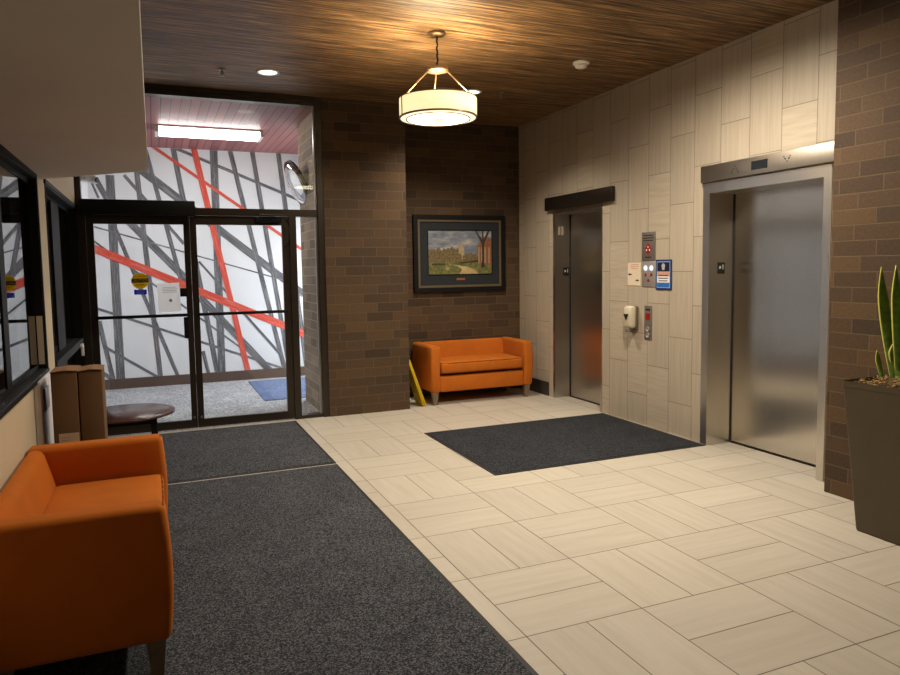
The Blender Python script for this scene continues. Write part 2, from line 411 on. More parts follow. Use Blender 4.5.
def prism(bm, pts, off, mi=0):
    off = Vector(off); A = [bm.verts.new(p) for p in pts]; B = [bm.verts.new(Vector(p)+off) for p in pts]
    n = len(pts)
    for i in range(n):
        j = (i+1) % n; f = bm.faces.new((A[i], A[j], B[j], B[i])); f.material_index = mi
    f = bm.faces.new(A[::-1]); f.material_index = mi
    f = bm.faces.new(B); f.material_index = mi

def obj(name, bm, mats, parent=None, origin=None, fixn=True, uvlocal=False):
    """one mesh object; the geometry is given in world metres (or local to the parent when uvlocal)"""
    if fixn: bmesh.ops.recalc_face_normals(bm, faces=bm.faces)
    uvl = bm.loops.layers.uv.new('UVMap')
    for f in bm.faces:
        n = f.normal; ax, ay, az = abs(n.x), abs(n.y), abs(n.z)
        for lp in f.loops:
            c = lp.vert.co
            if az >= ax and az >= ay: lp[uvl].uv = (c.x, c.y)
            elif ax >= ay: lp[uvl].uv = (c.y, c.z)
            else: lp[uvl].uv = (c.x, c.z)
    if parent is not None and not uvlocal:
        o = Vector(parent['_o'])
        bmesh.ops.translate(bm, vec=-o, verts=bm.verts)
    elif origin is not None:
        bmesh.ops.translate(bm, vec=-Vector(origin), verts=bm.verts)
    me = bpy.data.meshes.new(name); bm.to_mesh(me); bm.free()
    for m in (mats if isinstance(mats, (list, tuple)) else [mats]): me.materials.append(MT[m])
    o = bpy.data.objects.new(name, me); COL.objects.link(o)
    if origin is not None: o.location = origin; o['_o'] = tuple(origin)
    elif parent is None: o['_o'] = (0.0, 0.0, 0.0)
    if parent is not None:
        o.parent = parent; o['_o'] = tuple(parent['_o']) if '_o' in parent else (0.0, 0.0, 0.0)
    return o

def tag(o, label=None, cat=None, group=None, kind=None):
    if label: o['label'] = label
    if cat: o['category'] = cat
    if group: o['group'] = group
    if kind: o['kind'] = kind
    return o

def thing(name, label, cat, loc=(0, 0, 0), group=None, kind=None):
    o = bpy.data.objects.new(name, None); COL.objects.link(o); o.location = loc; o.empty_display_size = 0.1
    o['_o'] = tuple(float(v) for v in loc)
    return tag(o, label, cat, group, kind)

def B(): return bmesh.new()
def box1(name, dims, mats, parent=None, r=0, seg=2, origin=None):
    bm = B()
    if r: rbox(bm, *dims, r=r, seg=seg)
    else: bx(bm, *dims)
    return obj(name, bm, mats, parent, origin)

def text(name, s, size, mats, parent, loc, rot, depth=0.0006, align='CENTER'):
    cu = bpy.data.curves.new('t', 'FONT'); cu.body = s; cu.size = size; cu.extrude = depth
    cu.align_x = align; cu.align_y = 'CENTER'
    to = bpy.data.objects.new('t', cu); COL.objects.link(to)
    bpy.context.view_layer.update()
    dg = bpy.context.evaluated_depsgraph_get()
    me = bpy.data.meshes.new_from_object(to.evaluated_get(dg)); bpy.data.objects.remove(to); bpy.data.curves.remove(cu)
    me.transform(Matrix.Translation(Vector(loc)-Vector(parent['_o'])) @ rot.to_4x4())
    me.materials.clear(); me.materials.append(MT[mats])
    o = bpy.data.objects.new(name, me); COL.objects.link(o); o.parent = parent; o['_o'] = tuple(parent['_o'])
    return o
ROT_NY = Matrix(((1,0,0),(0,0,-1),(0,1,0)))            # text facing -Y, reading along +X
ROT_NX = Matrix(((0,0,-1),(-1,0,0),(0,1,0)))           # text facing -X, reading along -Y

def struct(name, bm, mats, label, cat):
    return tag(obj(name, bm, mats), label, cat, kind='structure')

# ------------------------------------------------------------------ shell
H = 3.39; XR = 4.43; XL = -0.65; YD = 7.37; YN = 8.03; YV = 10.43; HV = 3.3; YB = -3.0
bm = B(); bx(bm, XL-0.3, 5.1, YB, YD+0.0, -0.12, 0); bx(bm, 1.64, 5.1, YD, YN+0.1, -0.12, 0)
struct('floor', bm, 'floor', 'beige stone-look tile floor laid in a basketweave of paired tiles', 'floor')
bm = B(); bx(bm, -1.1, 1.64, YD, YV+0.1, -0.12, 0); bx(bm, 1.64, 2.6, YN+0.1, YV+0.1, -0.12, 0)
struct('floor_vestibule', bm, 'vcarpet', 'speckled grey carpet floor behind the glass doors', 'floor')
bm = B(); bx(bm, XL-0.3, 5.1, YB, YD+0.06, H, H+0.12); bx(bm, 1.69, 5.1, YD+0.06, YN+0.1, H, H+0.12)
struct('ceiling', bm, 'ceiling', 'dark stained wood plank ceiling over the lobby', 'ceiling')
bm = B(); bx(bm, -1.1, 1.69, YD+0.1, YV+0.1, HV, HV+0.12); bx(bm, 1.69, 2.6, YN+0.1, YV+0.1, HV, HV+0.12)
struct('ceiling_vestibule', bm, 'planks', 'rose painted plank ceiling behind the glass transom', 'ceiling')
bm = B(); prism(bm, [(XL, YB, 2.2), (-0.004, YB, 2.2), (-0.004, 4.6, 2.2), (XL, 5.19, 2.2)], (0, 0, H-2.2))
struct('ceiling_soffit', bm, 'soffit', 'low beige soffit above the left wall with a slanted far end', 'soffit')

bm = B()
for y0, y1, z0, z1 in ((7.19, YN, 0, H), (6.206, 7.19, 2.25, H), (4.73, 6.206, 0, H), (3.50, 4.73, 2.275, H), (3.34, 3.50, 0, H)):
    bx(bm, XR, XR+0.33, y0, y1, z0, z1)
struct('wall_right', bm, 'walltile', 'wall of tall beige tiles around both elevators', 'wall')
bm = B(); bx(bm, XR+0.36, XR+0.42, 3.3, YN, 0, H)
struct('wall_shaft', bm, 'unlitdark', 'dark shaft wall behind the elevator doors', 'wall')
bm = B(); bx(bm, 4.233, 5.1, YB, 3.34, 0, H)
struct('wall_column', bm, 'brick', 'brown brick wall at right behind the planter', 'wall')
bm = B(); bx(bm, 2.617, XR+0.33, YN, YN+0.1, 0, H)
struct('wall_nook', bm, 'brick', 'dark brown brick wall behind the framed painting', 'wall')
bm = B(); bx(bm, 1.695, 2.617, 7.32, YN+0.1, 0, H)
struct('wall_pier', bm, 'brick', 'brown brick pier between the glass doors and the orange loveseat', 'wall')
bm = B(); bx(bm, XL-0.3, 5.1, YB-0.1, YB, 0, H)
struct('wall_front', bm, 'brick', 'unseen near end wall of the lobby, dark brown brick to cut bounce', 'wall')  # unseen wall; dark brick put in to cut bounced light
bm = B(); W0, W1 = 2.2, 4.92; V0, V1 = 5.34, 7.30
for y0, y1, z0, z1 in ((YB, W0, 0, H), (W0, W1, 0, 1.0), (W0, W1, 2.18, H), (W1, V0, 0, H), (V0, V1, 2.19, H), (V1, YD+0.09, 0, H)):
    bx(bm, XL-0.14, XL, y0, y1, z0, z1)
struct('wall_left', bm, 'cream', 'cream painted wall on the left below and between the dark windows', 'wall')
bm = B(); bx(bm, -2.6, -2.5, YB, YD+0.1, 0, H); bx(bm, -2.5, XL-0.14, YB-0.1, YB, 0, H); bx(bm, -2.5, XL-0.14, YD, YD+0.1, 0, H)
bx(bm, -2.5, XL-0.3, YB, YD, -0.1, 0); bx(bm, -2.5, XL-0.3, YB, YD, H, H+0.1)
struct('wall_office', bm, 'unlitdark', 'unlit office walls beyond the left windows', 'wall')

# vestibule walls: the far one carries the painted stripes
MUR = [('k', -0.42, 2.44, 0.46, 1.44, 0.1), ('k', -0.488, 2.905, -0.486, 0.08, 0.11), ('k', -0.669, 2.859, -0.516, 2.532, 0.073), ('k', -0.719, 2.818, -0.64, 2.596, 0.029), ('k', -0.459, 2.198, 0.274, 0.049, 0.053), ('k', -0.314, 2.912, 0.409, 1.982, 0.044), ('k', -0.156, 2.985, 0.025, 0.068, 0.067), ('k', -0.099, 2.987, 2.072, 1.226, 0.11), ('k', -0.03, 3.259, 0.348, 1.479, 0.058), ('k', 0.32, 3.317, 0.797, 0.053, 0.073), ('k', 0.361, 3.299, 2.027, 2.637, 0.044), ('k', 0.857, 3.345, 0.848, 0.049, 0.105), ('k', 1.073, 3.342, 1.771, -0.005, 0.067), ('k', 1.381, 3.358, 1.838, -0.01, 0.067), ('k', 1.757, 3.334, 2.082, 0.079, 0.07), ('k', -0.713, 2.214, 1.767, 1.45, 0.02), ('k', -0.734, 2.03, 1.141, 0.463, 0.026), ('k', -0.755, 1.124, 1.826, 0.09, 0.035), ('k', -0.715, 0.946, -0.578, 0.115, 0.061), ('k', -0.683, 0.604, 0.039, 0.089, 0.038), ('k', -0.737, 0.264, -0.523, 0.083, 0.053), ('k', 0.598, 1.736, 0.975, 1.264, 0.029), ('k', 0.591, 1.232, 1.601, 0.023, 0.102), ('k', 1.134, 1.041, 1.7, 0.332, 0.038), ('k', 0.6, 0.458, 0.679, 0.047, 0.05), ('r', 0.054, 3.317, 2.063, 1.899, 0.044), ('r', 0.591, 3.331, 0.908, 1.668, 0.082), ('r', 0.903, 1.725, 1.232, 0.02, 0.079), ('r', -0.775, 1.943, 2.083, 0.621, 0.108)]
def clip(ps, a, b, c):   # keep a*x+b*z <= c
    out = []
    for i in range(len(ps)):
        p, q = ps[i], ps[(i+1) % len(ps)]
        dp, dq = a*p[0]+b*p[1]-c, a*q[0]+b*q[1]-c
        if dp <= 0: out.append(p)
        if (dp <= 0) != (dq <= 0):
            t = dp/(dp-dq); out.append((p[0]+t*(q[0]-p[0]), p[1]+t*(q[1]-p[1])))
    return out
bm = B(); bx(bm, -1.0, 2.6, YV, YV+0.1, 0, HV)
bmesh.ops.recalc_face_normals(bm, faces=bm.faces)
for i, (c, x0, z0, x1, z1, w) in enumerate(MUR):
    d = Vector((x1-x0, z1-z0)).normalized(); n = Vector((-d.y, d.x))*w/2
    ps = [(x0+n.x, z0+n.y), (x1+n.x, z1+n.y), (x1-n.x, z1-n.y), (x0-n.x, z0-n.y)]
    for a in ((1, 0, 2.5), (-1, 0, 0.99), (0, 1, HV-0.003), (0, -1, -0.14)): ps = clip(ps, *a)
    if len(ps) < 3: continue
    yy = YV-0.0006-0.00012*i - (0.002 if c == 'r' else 0)
    f = poly(bm, [(p[0], yy, p[1]) for p in ps], 1 if c == 'k' else 2)
    f.normal_update()
    if f.normal.y > 0: f.normal_flip()
mw = obj('wall_back', bm, ['white', 'brush', 'red'], fixn=False)
tag(mw, 'white vestibule wall painted with crossing grey and red brush stripes', 'wall', kind='structure')
# stripe UVs run along each stroke
uvl = mw.data.uv_layers[0].data
for p in mw.data.polygons:
    if p.material_index in (1, 2):
        vs = [mw.data.vertices[i].co for i in p.vertices]
        e = max(((vs[(k+1) % len(vs)]-vs[k]) for k in range(len(vs))), key=lambda q: q.length).normalized()
        nn = Vector((-e.z, 0, e.x))
        for li, vi in zip(p.loop_indices, p.vertices):
            co = mw.data.vertices[vi].co; uvl[li].uv = (co.dot(nn), co.dot(e))
bm = B(); bx(bm, -0.86, -0.76, YD+0.09, YV, 0, HV)
struct('wall_vestibule', bm, 'white', 'white side wall at the left end of the vestibule', 'wall')
bm = B(); bx(bm, 1.655, 2.6, YN+0.1, 8.42, 0, HV); bx(bm, 1.655, 1.695, 7.47, YN+0.1, 0, HV)
struct('wall_return', bm, 'vbrick', 'tan brick return wall seen through the narrow sidelight', 'wall')
bm = B(); bx(bm, -0.76, 2.6, YV-0.012, YV-0.0045, 0, 0.14)
struct('baseboard_back', bm, 'vbase', 'brown cove base under the striped wall', 'baseboard')
bm = B(); bx(bm, XR-0.012, XR, 7.3, YN, 0, 0.17)
struct('baseboard_right', bm, 'base', 'dark cove base on the tile wall beside the orange loveseat', 'baseboard')
bm = B(); bx(bm, 2.617, XR-0.012, YN-0.012, YN, 0, 0.13)
struct('baseboard_nook', bm, 'base', 'dark cove base under the framed painting', 'baseboard')
# pilaster chase below the left window with the outlet
bm = B(); rbox(bm, XL, XL+0.035, 4.42, 4.93, 0, 0.985, 0.004, 1)
struct('trim_1', bm, 'white', 'white boxed-out panel below the left window sill', 'trim')
o = thing('wall_outlet', 'small silver outlet plate on the white panel beside the cardboard boxes', 'outlet', (XL+0.035, 4.6, 0.86))
rb = B(); rbox(rb, XL+0.034, XL+0.042, 4.52, 4.68, 0.80, 0.93, 0.003, 2); obj('cover_plate', rb, 'panel', o)
rb = B(); bx(rb, XL+0.0421, XL+0.044, 4.50, 4.522, 0.80, 0.93); obj('slot', rb, 'ink', o)

# ------------------------------------------------------------------ left windows
def window(name, label, y0, y1, z0, z1, mull, dep, rail=None):
    w = thing(name, label, 'window', (XL, y0, z0), kind='structure')
    bm = B(); xi = XL-dep; t = 0.035
    bx(bm, xi-0.03, XL+0.006, y1-0.012, y1, z0, z1); bx(bm, xi-0.03, XL+0.006, y0, y0+0.012, z0, z1)
    bx(bm, xi-0.03, XL+0.006, y0+0.012, y1-0.012, z1-0.012, z1)
    bx(bm, xi-0.03, xi+0.002, y0+0.012, y0+0.045, z0, z1-0.012)
    bx(bm, xi-0.03, xi+0.002, y0+0.045, y1-0.012, z1-0.04, z1-0.012); bx(bm, xi-0.03, xi+0.002, y0+0.045, y1-0.012, z0, z0+0.03)
    # outer casing on the wall face
    bx(bm, XL, XL+0.012, y1, y1+0.03, z0, z1+0.03); bx(bm, XL, XL+0.012, y0-0.03, y1, z1, z1+0.03)
    obj('window_frame', bm, 'black', w)
    e = [y0+0.045]+[v for m in mull for v in m]+[y1-0.012]
    for a, b in mull:
        bm = B(); bx(bm, xi-0.03, xi+0.004, a, b, z0+0.03, z1-0.04); obj('mullion', bm, 'black', w)
    for a, b in zip(e[0::2], e[1::2]):
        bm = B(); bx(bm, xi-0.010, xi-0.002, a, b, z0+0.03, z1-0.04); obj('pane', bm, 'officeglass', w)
    bm = B(); rbox(bm, xi-0.03, XL+0.02, y0-0.02, y1+0.01, z0-0.03, z0+0.004, 0.005, 2); obj('sill', bm, 'black', w)
    return w
w1 = window('window_1', 'black framed window in the left wall above the orange sofa', W0, W1, 1.0, 2.18, [(3.90, 4.02)], 0.036)
rb = B(); bx(rb, XL-0.034, XL-0.001, W1-0.015, W1-0.012, 1.03, 1.33)
tag(obj('taped_card', rb, 'papergrey'), 'pale grey card strip taped low on the black window jamb', 'card')
w2 = window('window_2', 'tall black framed window beside the glass entrance doors', V0, V1, 0.06, 2.19, [(5.38, 5.62), (6.05, 6.5)], 0.055)  # wide mullions added to block the striped wall's reflection in the glass
rb = B(); bx(rb, XL-0.06, XL+0.012, V0+0.03, V1-0.03, 0.93, 0.99); obj('mid_rail', rb, 'black', w2)
rb = B(); rbox(rb, XL+0.006, XL+0.03, 6.95, 7.08, 0.93, 0.955, 0.004, 1); rbox(rb, XL+0.006, XL+0.03, 7.05, 7.08, 0.84, 0.955, 0.004, 1)
tag(obj('latch', rb, 'fix', w2), 'white latch bracket')

# ------------------------------------------------------------------ storefront
sf = thing('window_3', 'dark bronze storefront frame with tall glass transom and narrow sidelight', 'window', (0.5, YD, 0), kind='structure')
F0, F1 = 7.35, 7.46
def fr(name, *d, mat='bronze', par=None):
    bm = B(); bx(bm, *d); return obj(name, bm, mat, par or sf)
fr('post', XL, -0.60, F0, F1, 0, H); fr('post', -0.60, -0.575, F0, F1, 0, 2.15)
fr('post', 1.33, 1.40, F0, F1, 0, 2.15)
fr('post', 1.632, 1.695, F0-0.02, F1, 0, H)
fr('header', -0.60, 1.632, F0, F1, 2.15, 2.222)
fr('head_rail', -0.60, 1.632, F0, F1, 3.30, H)
fr('head_rail', -0.60, 1.632, F0-0.025, F0, 3.345, H)
fr('sill_rail', 1.40, 1.632, F0, F1, 0, 0.035)
fr('transom_pane', -0.60, 1.632, 7.40, 7.408, 2.222, 3.30, mat='glass')
fr('sidelight_pane', 1.40, 1.632, 7.40, 7.408, 0.035, 2.15, mat='glass')
bm = B(); bx(bm, 1.606, 1.632, F0+0.02, 7.40, 0.035, 2.15); bx(bm, 1.61, 1.632, F0+0.02, 7.40, 2.222, 3.30)
tag(obj('glazing_bead', bm, 'alu', sf), 'bright aluminium glazing bead')

def leaf(name, label, x0, x1, g0, g1):
    d = thing(name, label, 'door', (x0, YD, 0.012), kind='structure')
    bm = B(); y0, y1 = 7.368, 7.412
    bx(bm, x0, g0, y0, y1, 0.012, 2.147); bx(bm, g1, x1, y0, y1, 0.012, 2.147)
    bx(bm, g0, g1, y0, y1, 2.058, 2.147); bx(bm, g0, g1, y0, y1, 0.012, 0.094)
    obj('door_frame', bm, 'bronze', d)
    bm = B(); bx(bm, g0, g1, 7.386, 7.394, 0.094, 2.058); obj('door_pane', bm, 'glass', d)
    bm = B(); rbox(bm, g0-0.02, g1+0.03, 7.315, 7.343, 1.148, 1.178, 0.006, 2)
    for xx in (g0-0.005, g1+0.012): tube(bm, (xx, 7.34, 1.163), (xx, 7.369, 1.163), 0.012)
    obj('push_bar', bm, 'black', d)
    return d
d1 = leaf('door_1', 'left glass entrance door carrying the yellow caution sticker', -0.573, 0.3465, -0.51, 0.29)
d2 = leaf('door_2', 'right glass entrance door with closer arm at its top corner', 0.3495, 1.328, 0.41, 1.255)
bm = B(); bx(bm, 0.338, 0.348, 7.412, 7.42, 0.02, 2.14); obj('astragal', bm, 'black', d1)
bm = B(); rbox(bm, 0.232, 0.30, 7.345, 7.368, 1.345, 1.43, 0.005, 2); obj('latch_box', bm, 'black', d1)
bm = B(); rbox(bm, 0.255, 0.30, 7.35, 7.369, 0.93, 1.14, 0.005, 2); obj('handle_plate', bm, 'black', d1)
bm = B(); tube(bm, (0.315, 7.37, 0.12), (0.315, 7.352, 0.12), 0.013); obj('floor_bolt', bm, 'alu', d1)
bm = B(); tube(bm, (0.385, 7.37, 0.12), (0.385, 7.352, 0.12), 0.013); obj('floor_bolt', bm, 'alu', d2)
bm = B(); rbox(bm, 0.98, 1.24, 7.29, 7.367, 2.085, 2.14, 0.01, 2); obj('door_closer', bm, 'black', d2)
bm = B(); rbox(bm, 1.02, 1.27, 7.27, 7.30, 2.145, 2.165, 0.004, 2); obj('closer_arm', bm, 'bronze', d2)
bm = B(); path(bm, [(1.285+0.055*math.cos(a), 7.36, 1.98+0.14*math.sin(a)) for a in [PI*(0.5-1.0*k/14)*1.0 - 0.0 for k in range(15)]] +
               [(1.285-0.02*k/3, 7.36, 1.84+0.0*k) for k in range(4)], 0.005, 6)
obj('cable_loop', bm, 'black', d2)
op = thing('door_operator', 'long black automatic operator box above the left entrance door', 'door operator', (-0.1, 7.3, 2.16))
bm = B(); rbox(bm, -0.61, 0.40, 7.235, 7.35, 2.135, 2.278, 0.008, 2); obj('housing', bm, 'black', op)
bm = B(); bx(bm, 0.33, 0.39, 7.27, 7.32, 2.128, 2.1352); obj('label_plate', bm, 'alu', op)

st = thing('caution_sticker', 'round yellow caution sticker on the left glass door', 'sticker', (-0.128, 7.3855, 1.51))
bm = B(); lathe(bm, [(0.078, 0), (0.078, -0.0012)], (-0.128, 7.3858, 1.51), 40, axis='Y'); obj('disc', bm, 'stickeryellow', st)
bm = B(); bx(bm, -0.207, -0.049, 7.3834, 7.3846, 1.493, 1.532); obj('band', bm, 'ink', st)
text('lettering', 'CAUTION', 0.036, 'stickeryellow', st, (-0.128, 7.3832, 1.513), ROT_NY)
text('lettering', 'AUTOMATIC', 0.022, 'ink', st, (-0.128, 7.3842, 1.552), ROT_NY)
text('lettering', 'DOOR', 0.024, 'ink', st, (-0.128, 7.3842, 1.471), ROT_NY)
st = thing('information_sticker', 'small blue sticker just below the round yellow one', 'sticker', (-0.128, 7.3855, 1.38))
bm = B(); bx(bm, -0.185, -0.073, 7.3848, 7.3858, 1.376, 1.424); obj('backing', bm, 'stickerblue', st)
bm = B()
for k, (a, b) in enumerate(((-0.165, -0.092), (-0.173, -0.087), (-0.165, -0.097))): bx(bm, a, b, 7.3842, 7.3848, 1.411-0.013*k, 1.415-0.013*k)
obj('text_lines', bm, 'plight', st)
st = thing('paper_notice', 'white paper notice taped to the left glass door', 'notice', (0.14, 7.3855, 1.33))
bm = B(); f = poly(bm, [(0.03, 7.3852, 1.195), (0.235, 7.3852, 1.205), (0.228, 7.3852, 1.485), (0.022, 7.3852, 1.477)]); obj('sheet', bm, 'sheet', st)
bm = B()
for k, (a, b) in enumerate(((0.075, 0.20), (0.065, 0.21), (0.075, 0.2), (0.07, 0.205))): bx(bm, a, b, 7.3842, 7.3851, 1.438-0.016*k, 1.442-0.016*k)
obj('text_lines', bm, 'greyink', st)
bm = B(); lathe(bm, [(0.016, 0), (0.016, -0.0006)], (0.142, 7.3850, 1.31), 20, axis='Y'); obj('seal', bm, 'greyink', st)

# ------------------------------------------------------------------ vestibule contents
fl = thing('fluorescent_light', 'long white fluorescent ceiling light behind the transom glass', 'ceiling light', (0.70, 9.15, HV))
bm = B(); bx(bm, 0.085, 0.125, 8.80, 9.16, HV-0.085, HV-0.001); bx(bm, 1.275, 1.315, 8.80, 9.16, HV-0.085, HV-0.001); bx(bm, 0.125, 1.275, 8.80, 9.16, HV-0.02, HV-0.001)
obj('housing', bm, 'fix', fl)
bm = B(); rbox(bm, 0.125, 1.275, 8.82, 9.14, HV-0.08, HV-0.021, 0.025, 3); obj('lens', bm, 'tube', fl)
mr = thing('convex_mirror', 'round convex safety mirror high on the tan brick return', 'mirror', (1.63, 8.5, 2.62))
nrm = Vector((-0.90, -0.10, -0.39)).normalized(); q = nrm.to_track_quat('Z', 'Y').to_matrix().to_4x4(); q.translation = Vector((1.575, 8.20, 2.585))
t = B(); lathe(t, [(0.0001, 0.075), (0.08, 0.07), (0.16, 0.05), (0.22, 0.022), (0.262, -0.01)], (0, 0, 0), 40); bmesh.ops.transform(t, matrix=q, verts=t.verts); obj('mirror_face', t, 'mirror', mr)
t = B(); lathe(t, [(0.262, -0.012), (0.285, -0.005), (0.285, -0.03), (0.262, -0.03)], (0, 0, 0), 40, close=True); bmesh.ops.transform(t, matrix=q, verts=t.verts); obj('rim', t, 'rubber', mr)
t = B(); lathe(t, [(0.262, -0.028), (0.15, -0.05), (0.0001, -0.06)], (0, 0, 0), 30); bmesh.ops.transform(t, matrix=q, verts=t.verts); obj('back_shell', t, 'black', mr)
t = B(); tube(t, Vector((1.575, 8.20, 2.585))-nrm*0.05, (1.656, 8.20, 2.62), 0.015); obj('bracket', t, 'black', mr)
cm = thing('security_camera', 'small white security camera behind the glass near the soffit end', 'camera', (-0.6, 8.0, 2.55))
bm = B(); rbox(bm, -0.76, -0.60, 7.96, 8.04, 2.53, 2.58, 0.012, 2); obj('bracket', bm, 'fix', cm)
bm = B(); tube(bm, (-0.64, 8.03, 2.565), (-0.50, 7.97, 2.54), 0.038, 0.04, 20); obj('body', bm, 'fix', cm)
bm = B(); tube(bm, (-0.50, 7.97, 2.54), (-0.488, 7.965, 2.538), 0.028, 0.028, 20); obj('lens', bm, 'ink', cm)
bm = B(); rbox(bm, 1.185, 2.5, 8.58, 10.2, 0.0, 0.008, 0.003, 1)
tag(obj('vestibule_mat', bm, 'bluemat'), 'blue floor mat behind the glass near the narrow sidelight', 'mat')

# ------------------------------------------------------------------ mats in the lobby
def mat_thing(name, label, x0, x1, y0, y1, m, z=0.009):
    o = thing(name, label, 'mat', ((x0+x1)/2, (y0+y1)/2, 0))
    b = 0.025
    bm = B(); rbox(bm, x0+b, x1-b, y0+b, y1-b, 0.0, z, 0.003, 2); obj('pile', bm, m, o)
    bm = B(); h = z-0.004
    for d in ((x0, x1, y0, y0+b), (x0, x1, y1-b, y1), (x0, x0+b, y0+b, y1-b), (x1-b, x1, y0+b, y1-b)): bx(bm, *d, 0, h)
    tag(obj('border', bm, 'rubber', o), 'black rubber edge')
    return o
mat_thing('runner_mat', 'long charcoal runner mat in the foreground beside the orange sofa', XL+0.01, 1.313, YB+0.3, 5.470, 'mat', 0.010)
mat_thing('entrance_mat', 'shorter charcoal mat lying just inside the glass doors', XL+0.01, 1.317, 5.508, 7.27, 'mat', 0.009)
mat_thing('elevator_mat', 'black rectangular mat on the beige tiles in front of the far elevator', 2.34, 4.405, 4.645, 6.152, 'mat2', 0.010)

# ------------------------------------------------------------------ elevators
def dots(bm, y, z, up, x):
    s = 1 if up else -1
    for k, (dy, dz) in enumerate(((0, 0.022), (0.014, 0.004), (-0.014, 0.004), (0.028, -0.014), (-0.028, -0.014), (0.034, -0.03) if up else (0.02, 0.0), (-0.034, -0.03) if up else (-0.02, 0.0))):
        lathe(bm, [(0.0048, 0), (0.0048, -0.002)], (x, y+dy, z+s*dz), 10, axis='X')
def plate(par, yface, x, z):
    bm = B(); rbox(bm, x-0.04, x+0.04, yface-0.004, yface, z-0.05, z+0.05, 0.003, 1); p = obj('floor_plate', bm, 'plate', par)
    bm = B(); pts = []
    for k in range(10):
        r = 0.017 if k % 2 == 0 else 0.007; a = PI/2+k*PI/5; pts.append((x-0.015+r*math.cos(a), yface-0.0062, z+0.006+r*math.sin(a)))
    prism(bm, pts, (0, 0.002, 0)); obj('star', bm, 'paper', p)
    text('numeral', '1', 0.062, 'paper', p, (x+0.018, yface-0.0052, z+0.006), ROT_NY, 0.0008)
    return p
e2 = thing('door_4', 'near brushed steel elevator entrance beside the brick wall and planter', 'elevator', (XR, 4.1, 0), kind='structure')
bm = B(); bx(bm, XR-0.012, XR+0.27, 4.655, 4.73, 0, 2.275); bx(bm, XR-0.012, XR+0.27, 3.50, 3.56, 0, 2.275); bx(bm, XR-0.012, XR+0.27, 3.56, 4.655, 2.19, 2.275)
obj('door_frame', bm, 'steelframe', e2)
bm = B(); rbox(bm, XR+0.265, XR+0.30, 3.545, 4.67, 0.012, 2.21, 0.003, 1); obj('door_panel', bm, 'steel', e2)
bm = B(); bx(bm, XR+0.255, XR+0.2655, 4.648, 4.655, 0.012, 2.19); obj('gap_shade', bm, 'rubber', e2)  # dark strip painting the shade in the gap between jamb and door
bm = B(); bx(bm, XR+0.25, XR+0.33, 3.50, 4.73, -0.002, 0.006); obj('threshold', bm, 'headdark', e2)
bm = B(); rbox(bm, XR-0.045, XR, 3.46, 4.732, 2.284, 2.421, 0.004, 2); hd = obj('header_panel', bm, 'steelhead', e2)
bm = B(); bx(bm, XR-0.047, XR-0.045, 4.024, 4.182, 2.318, 2.387); obj('display', bm, 'display', hd)
bm = B(); dots(bm, 4.348, 2.352, True, XR-0.0455); obj('up_arrow', bm, 'ink', hd)
bm = B(); dots(bm, 3.846, 2.364, False, XR-0.0455); obj('down_arrow', bm, 'ink', hd)
plate(e2, 4.655, 4.556, 1.552)
e1 = thing('door_3', 'far shaded steel elevator entrance near the orange loveseat', 'elevator', (XR, 6.7, 0), kind='structure')
bm = B(); bx(bm, XR-0.006, XR+0.22, 7.15, 7.19, 0, 2.25); bx(bm, XR-0.006, XR+0.22, 6.206, 6.236, 0, 2.25); bx(bm, XR-0.006, XR+0.22, 6.236, 7.15, 2.20, 2.25)
obj('door_frame', bm, 'steelshade', e1)
bm = B(); rbox(bm, XR+0.21, XR+0.245, 6.22, 7.17, 0.012, 2.22, 0.003, 1); obj('door_panel', bm, 'steelshade', e1)
bm = B(); bx(bm, XR+0.20, XR+0.2105, 7.140, 7.15, 0.012, 2.20); obj('gap_shade', bm, 'rubber', e1)  # dark strip added for the shaded gap at the far jamb
bm = B(); bx(bm, XR+0.2, XR+0.33, 6.206, 7.19, -0.002, 0.006); obj('threshold', bm, 'headdark', e1)
bm = B(); rbox(bm, XR-0.05, XR, 5.992, 7.312, 2.254, 2.405, 0.004, 2); hd = obj('header_panel', bm, 'headdark', e1)
bm = B(); bx(bm, XR-0.052, XR-0.05, 6.575, 6.695, 2.32, 2.375); obj('display', bm, 'display', hd)
plate(e1, 7.15, 4.58, 1.525)
bm = B(); bx(bm, 4.47, 4.50, 7.147, 7.15, 1.96, 2.06); obj('jamb_sticker', bm, 'papergrey', e1)
bm = B(); bx(bm, 4.515, 4.545, 7.147, 7.15, 1.955, 2.06); obj('jamb_sticker', bm, 'papergrey', e1)

# ------------------------------------------------------------------ wall devices between the elevators
fp = thing('fire_panel', 'tall dark etched panel with a red diamond, topmost between the elevators', 'panel', (XR, 5.45, 1.76))
bm = B(); rbox(bm, XR-0.008, XR, 5.355, 5.553, 1.628, 1.905, 0.003, 2); obj('faceplate', bm, 'paneldark', fp)
bm = B(); prism(bm, [(XR-0.0095, 5.455, 1.80), (XR-0.0095, 5.405, 1.742), (XR-0.0095, 5.455, 1.684), (XR-0.0095, 5.505, 1.742)], (0.002, 0, 0)); dm = obj('diamond', bm, 'redlens', fp)
bm = B()
for dy, dz in ((0, 0.02), (0.022, -0.01), (-0.022, -0.01)): lathe(bm, [(0.009, 0), (0.009, -0.001)], (XR-0.0096, 5.455+dy, 1.742+dz), 12, axis='X')
obj('pictograms', bm, 'paper', dm)
bm = B()
for a, b, z in ((5.385, 5.52, 1.872), (5.375, 5.53, 1.847), (5.385, 5.525, 1.823)): bx(bm, XR-0.0088, XR-0.0078, a, b, z-0.005, z+0.005)
obj('text_lines', bm, 'etch', fp)
bm = B(); bx(bm, XR-0.0088, XR-0.0078, 5.41, 5.50, 1.656, 1.668); obj('text_line', bm, 'etch', fp)
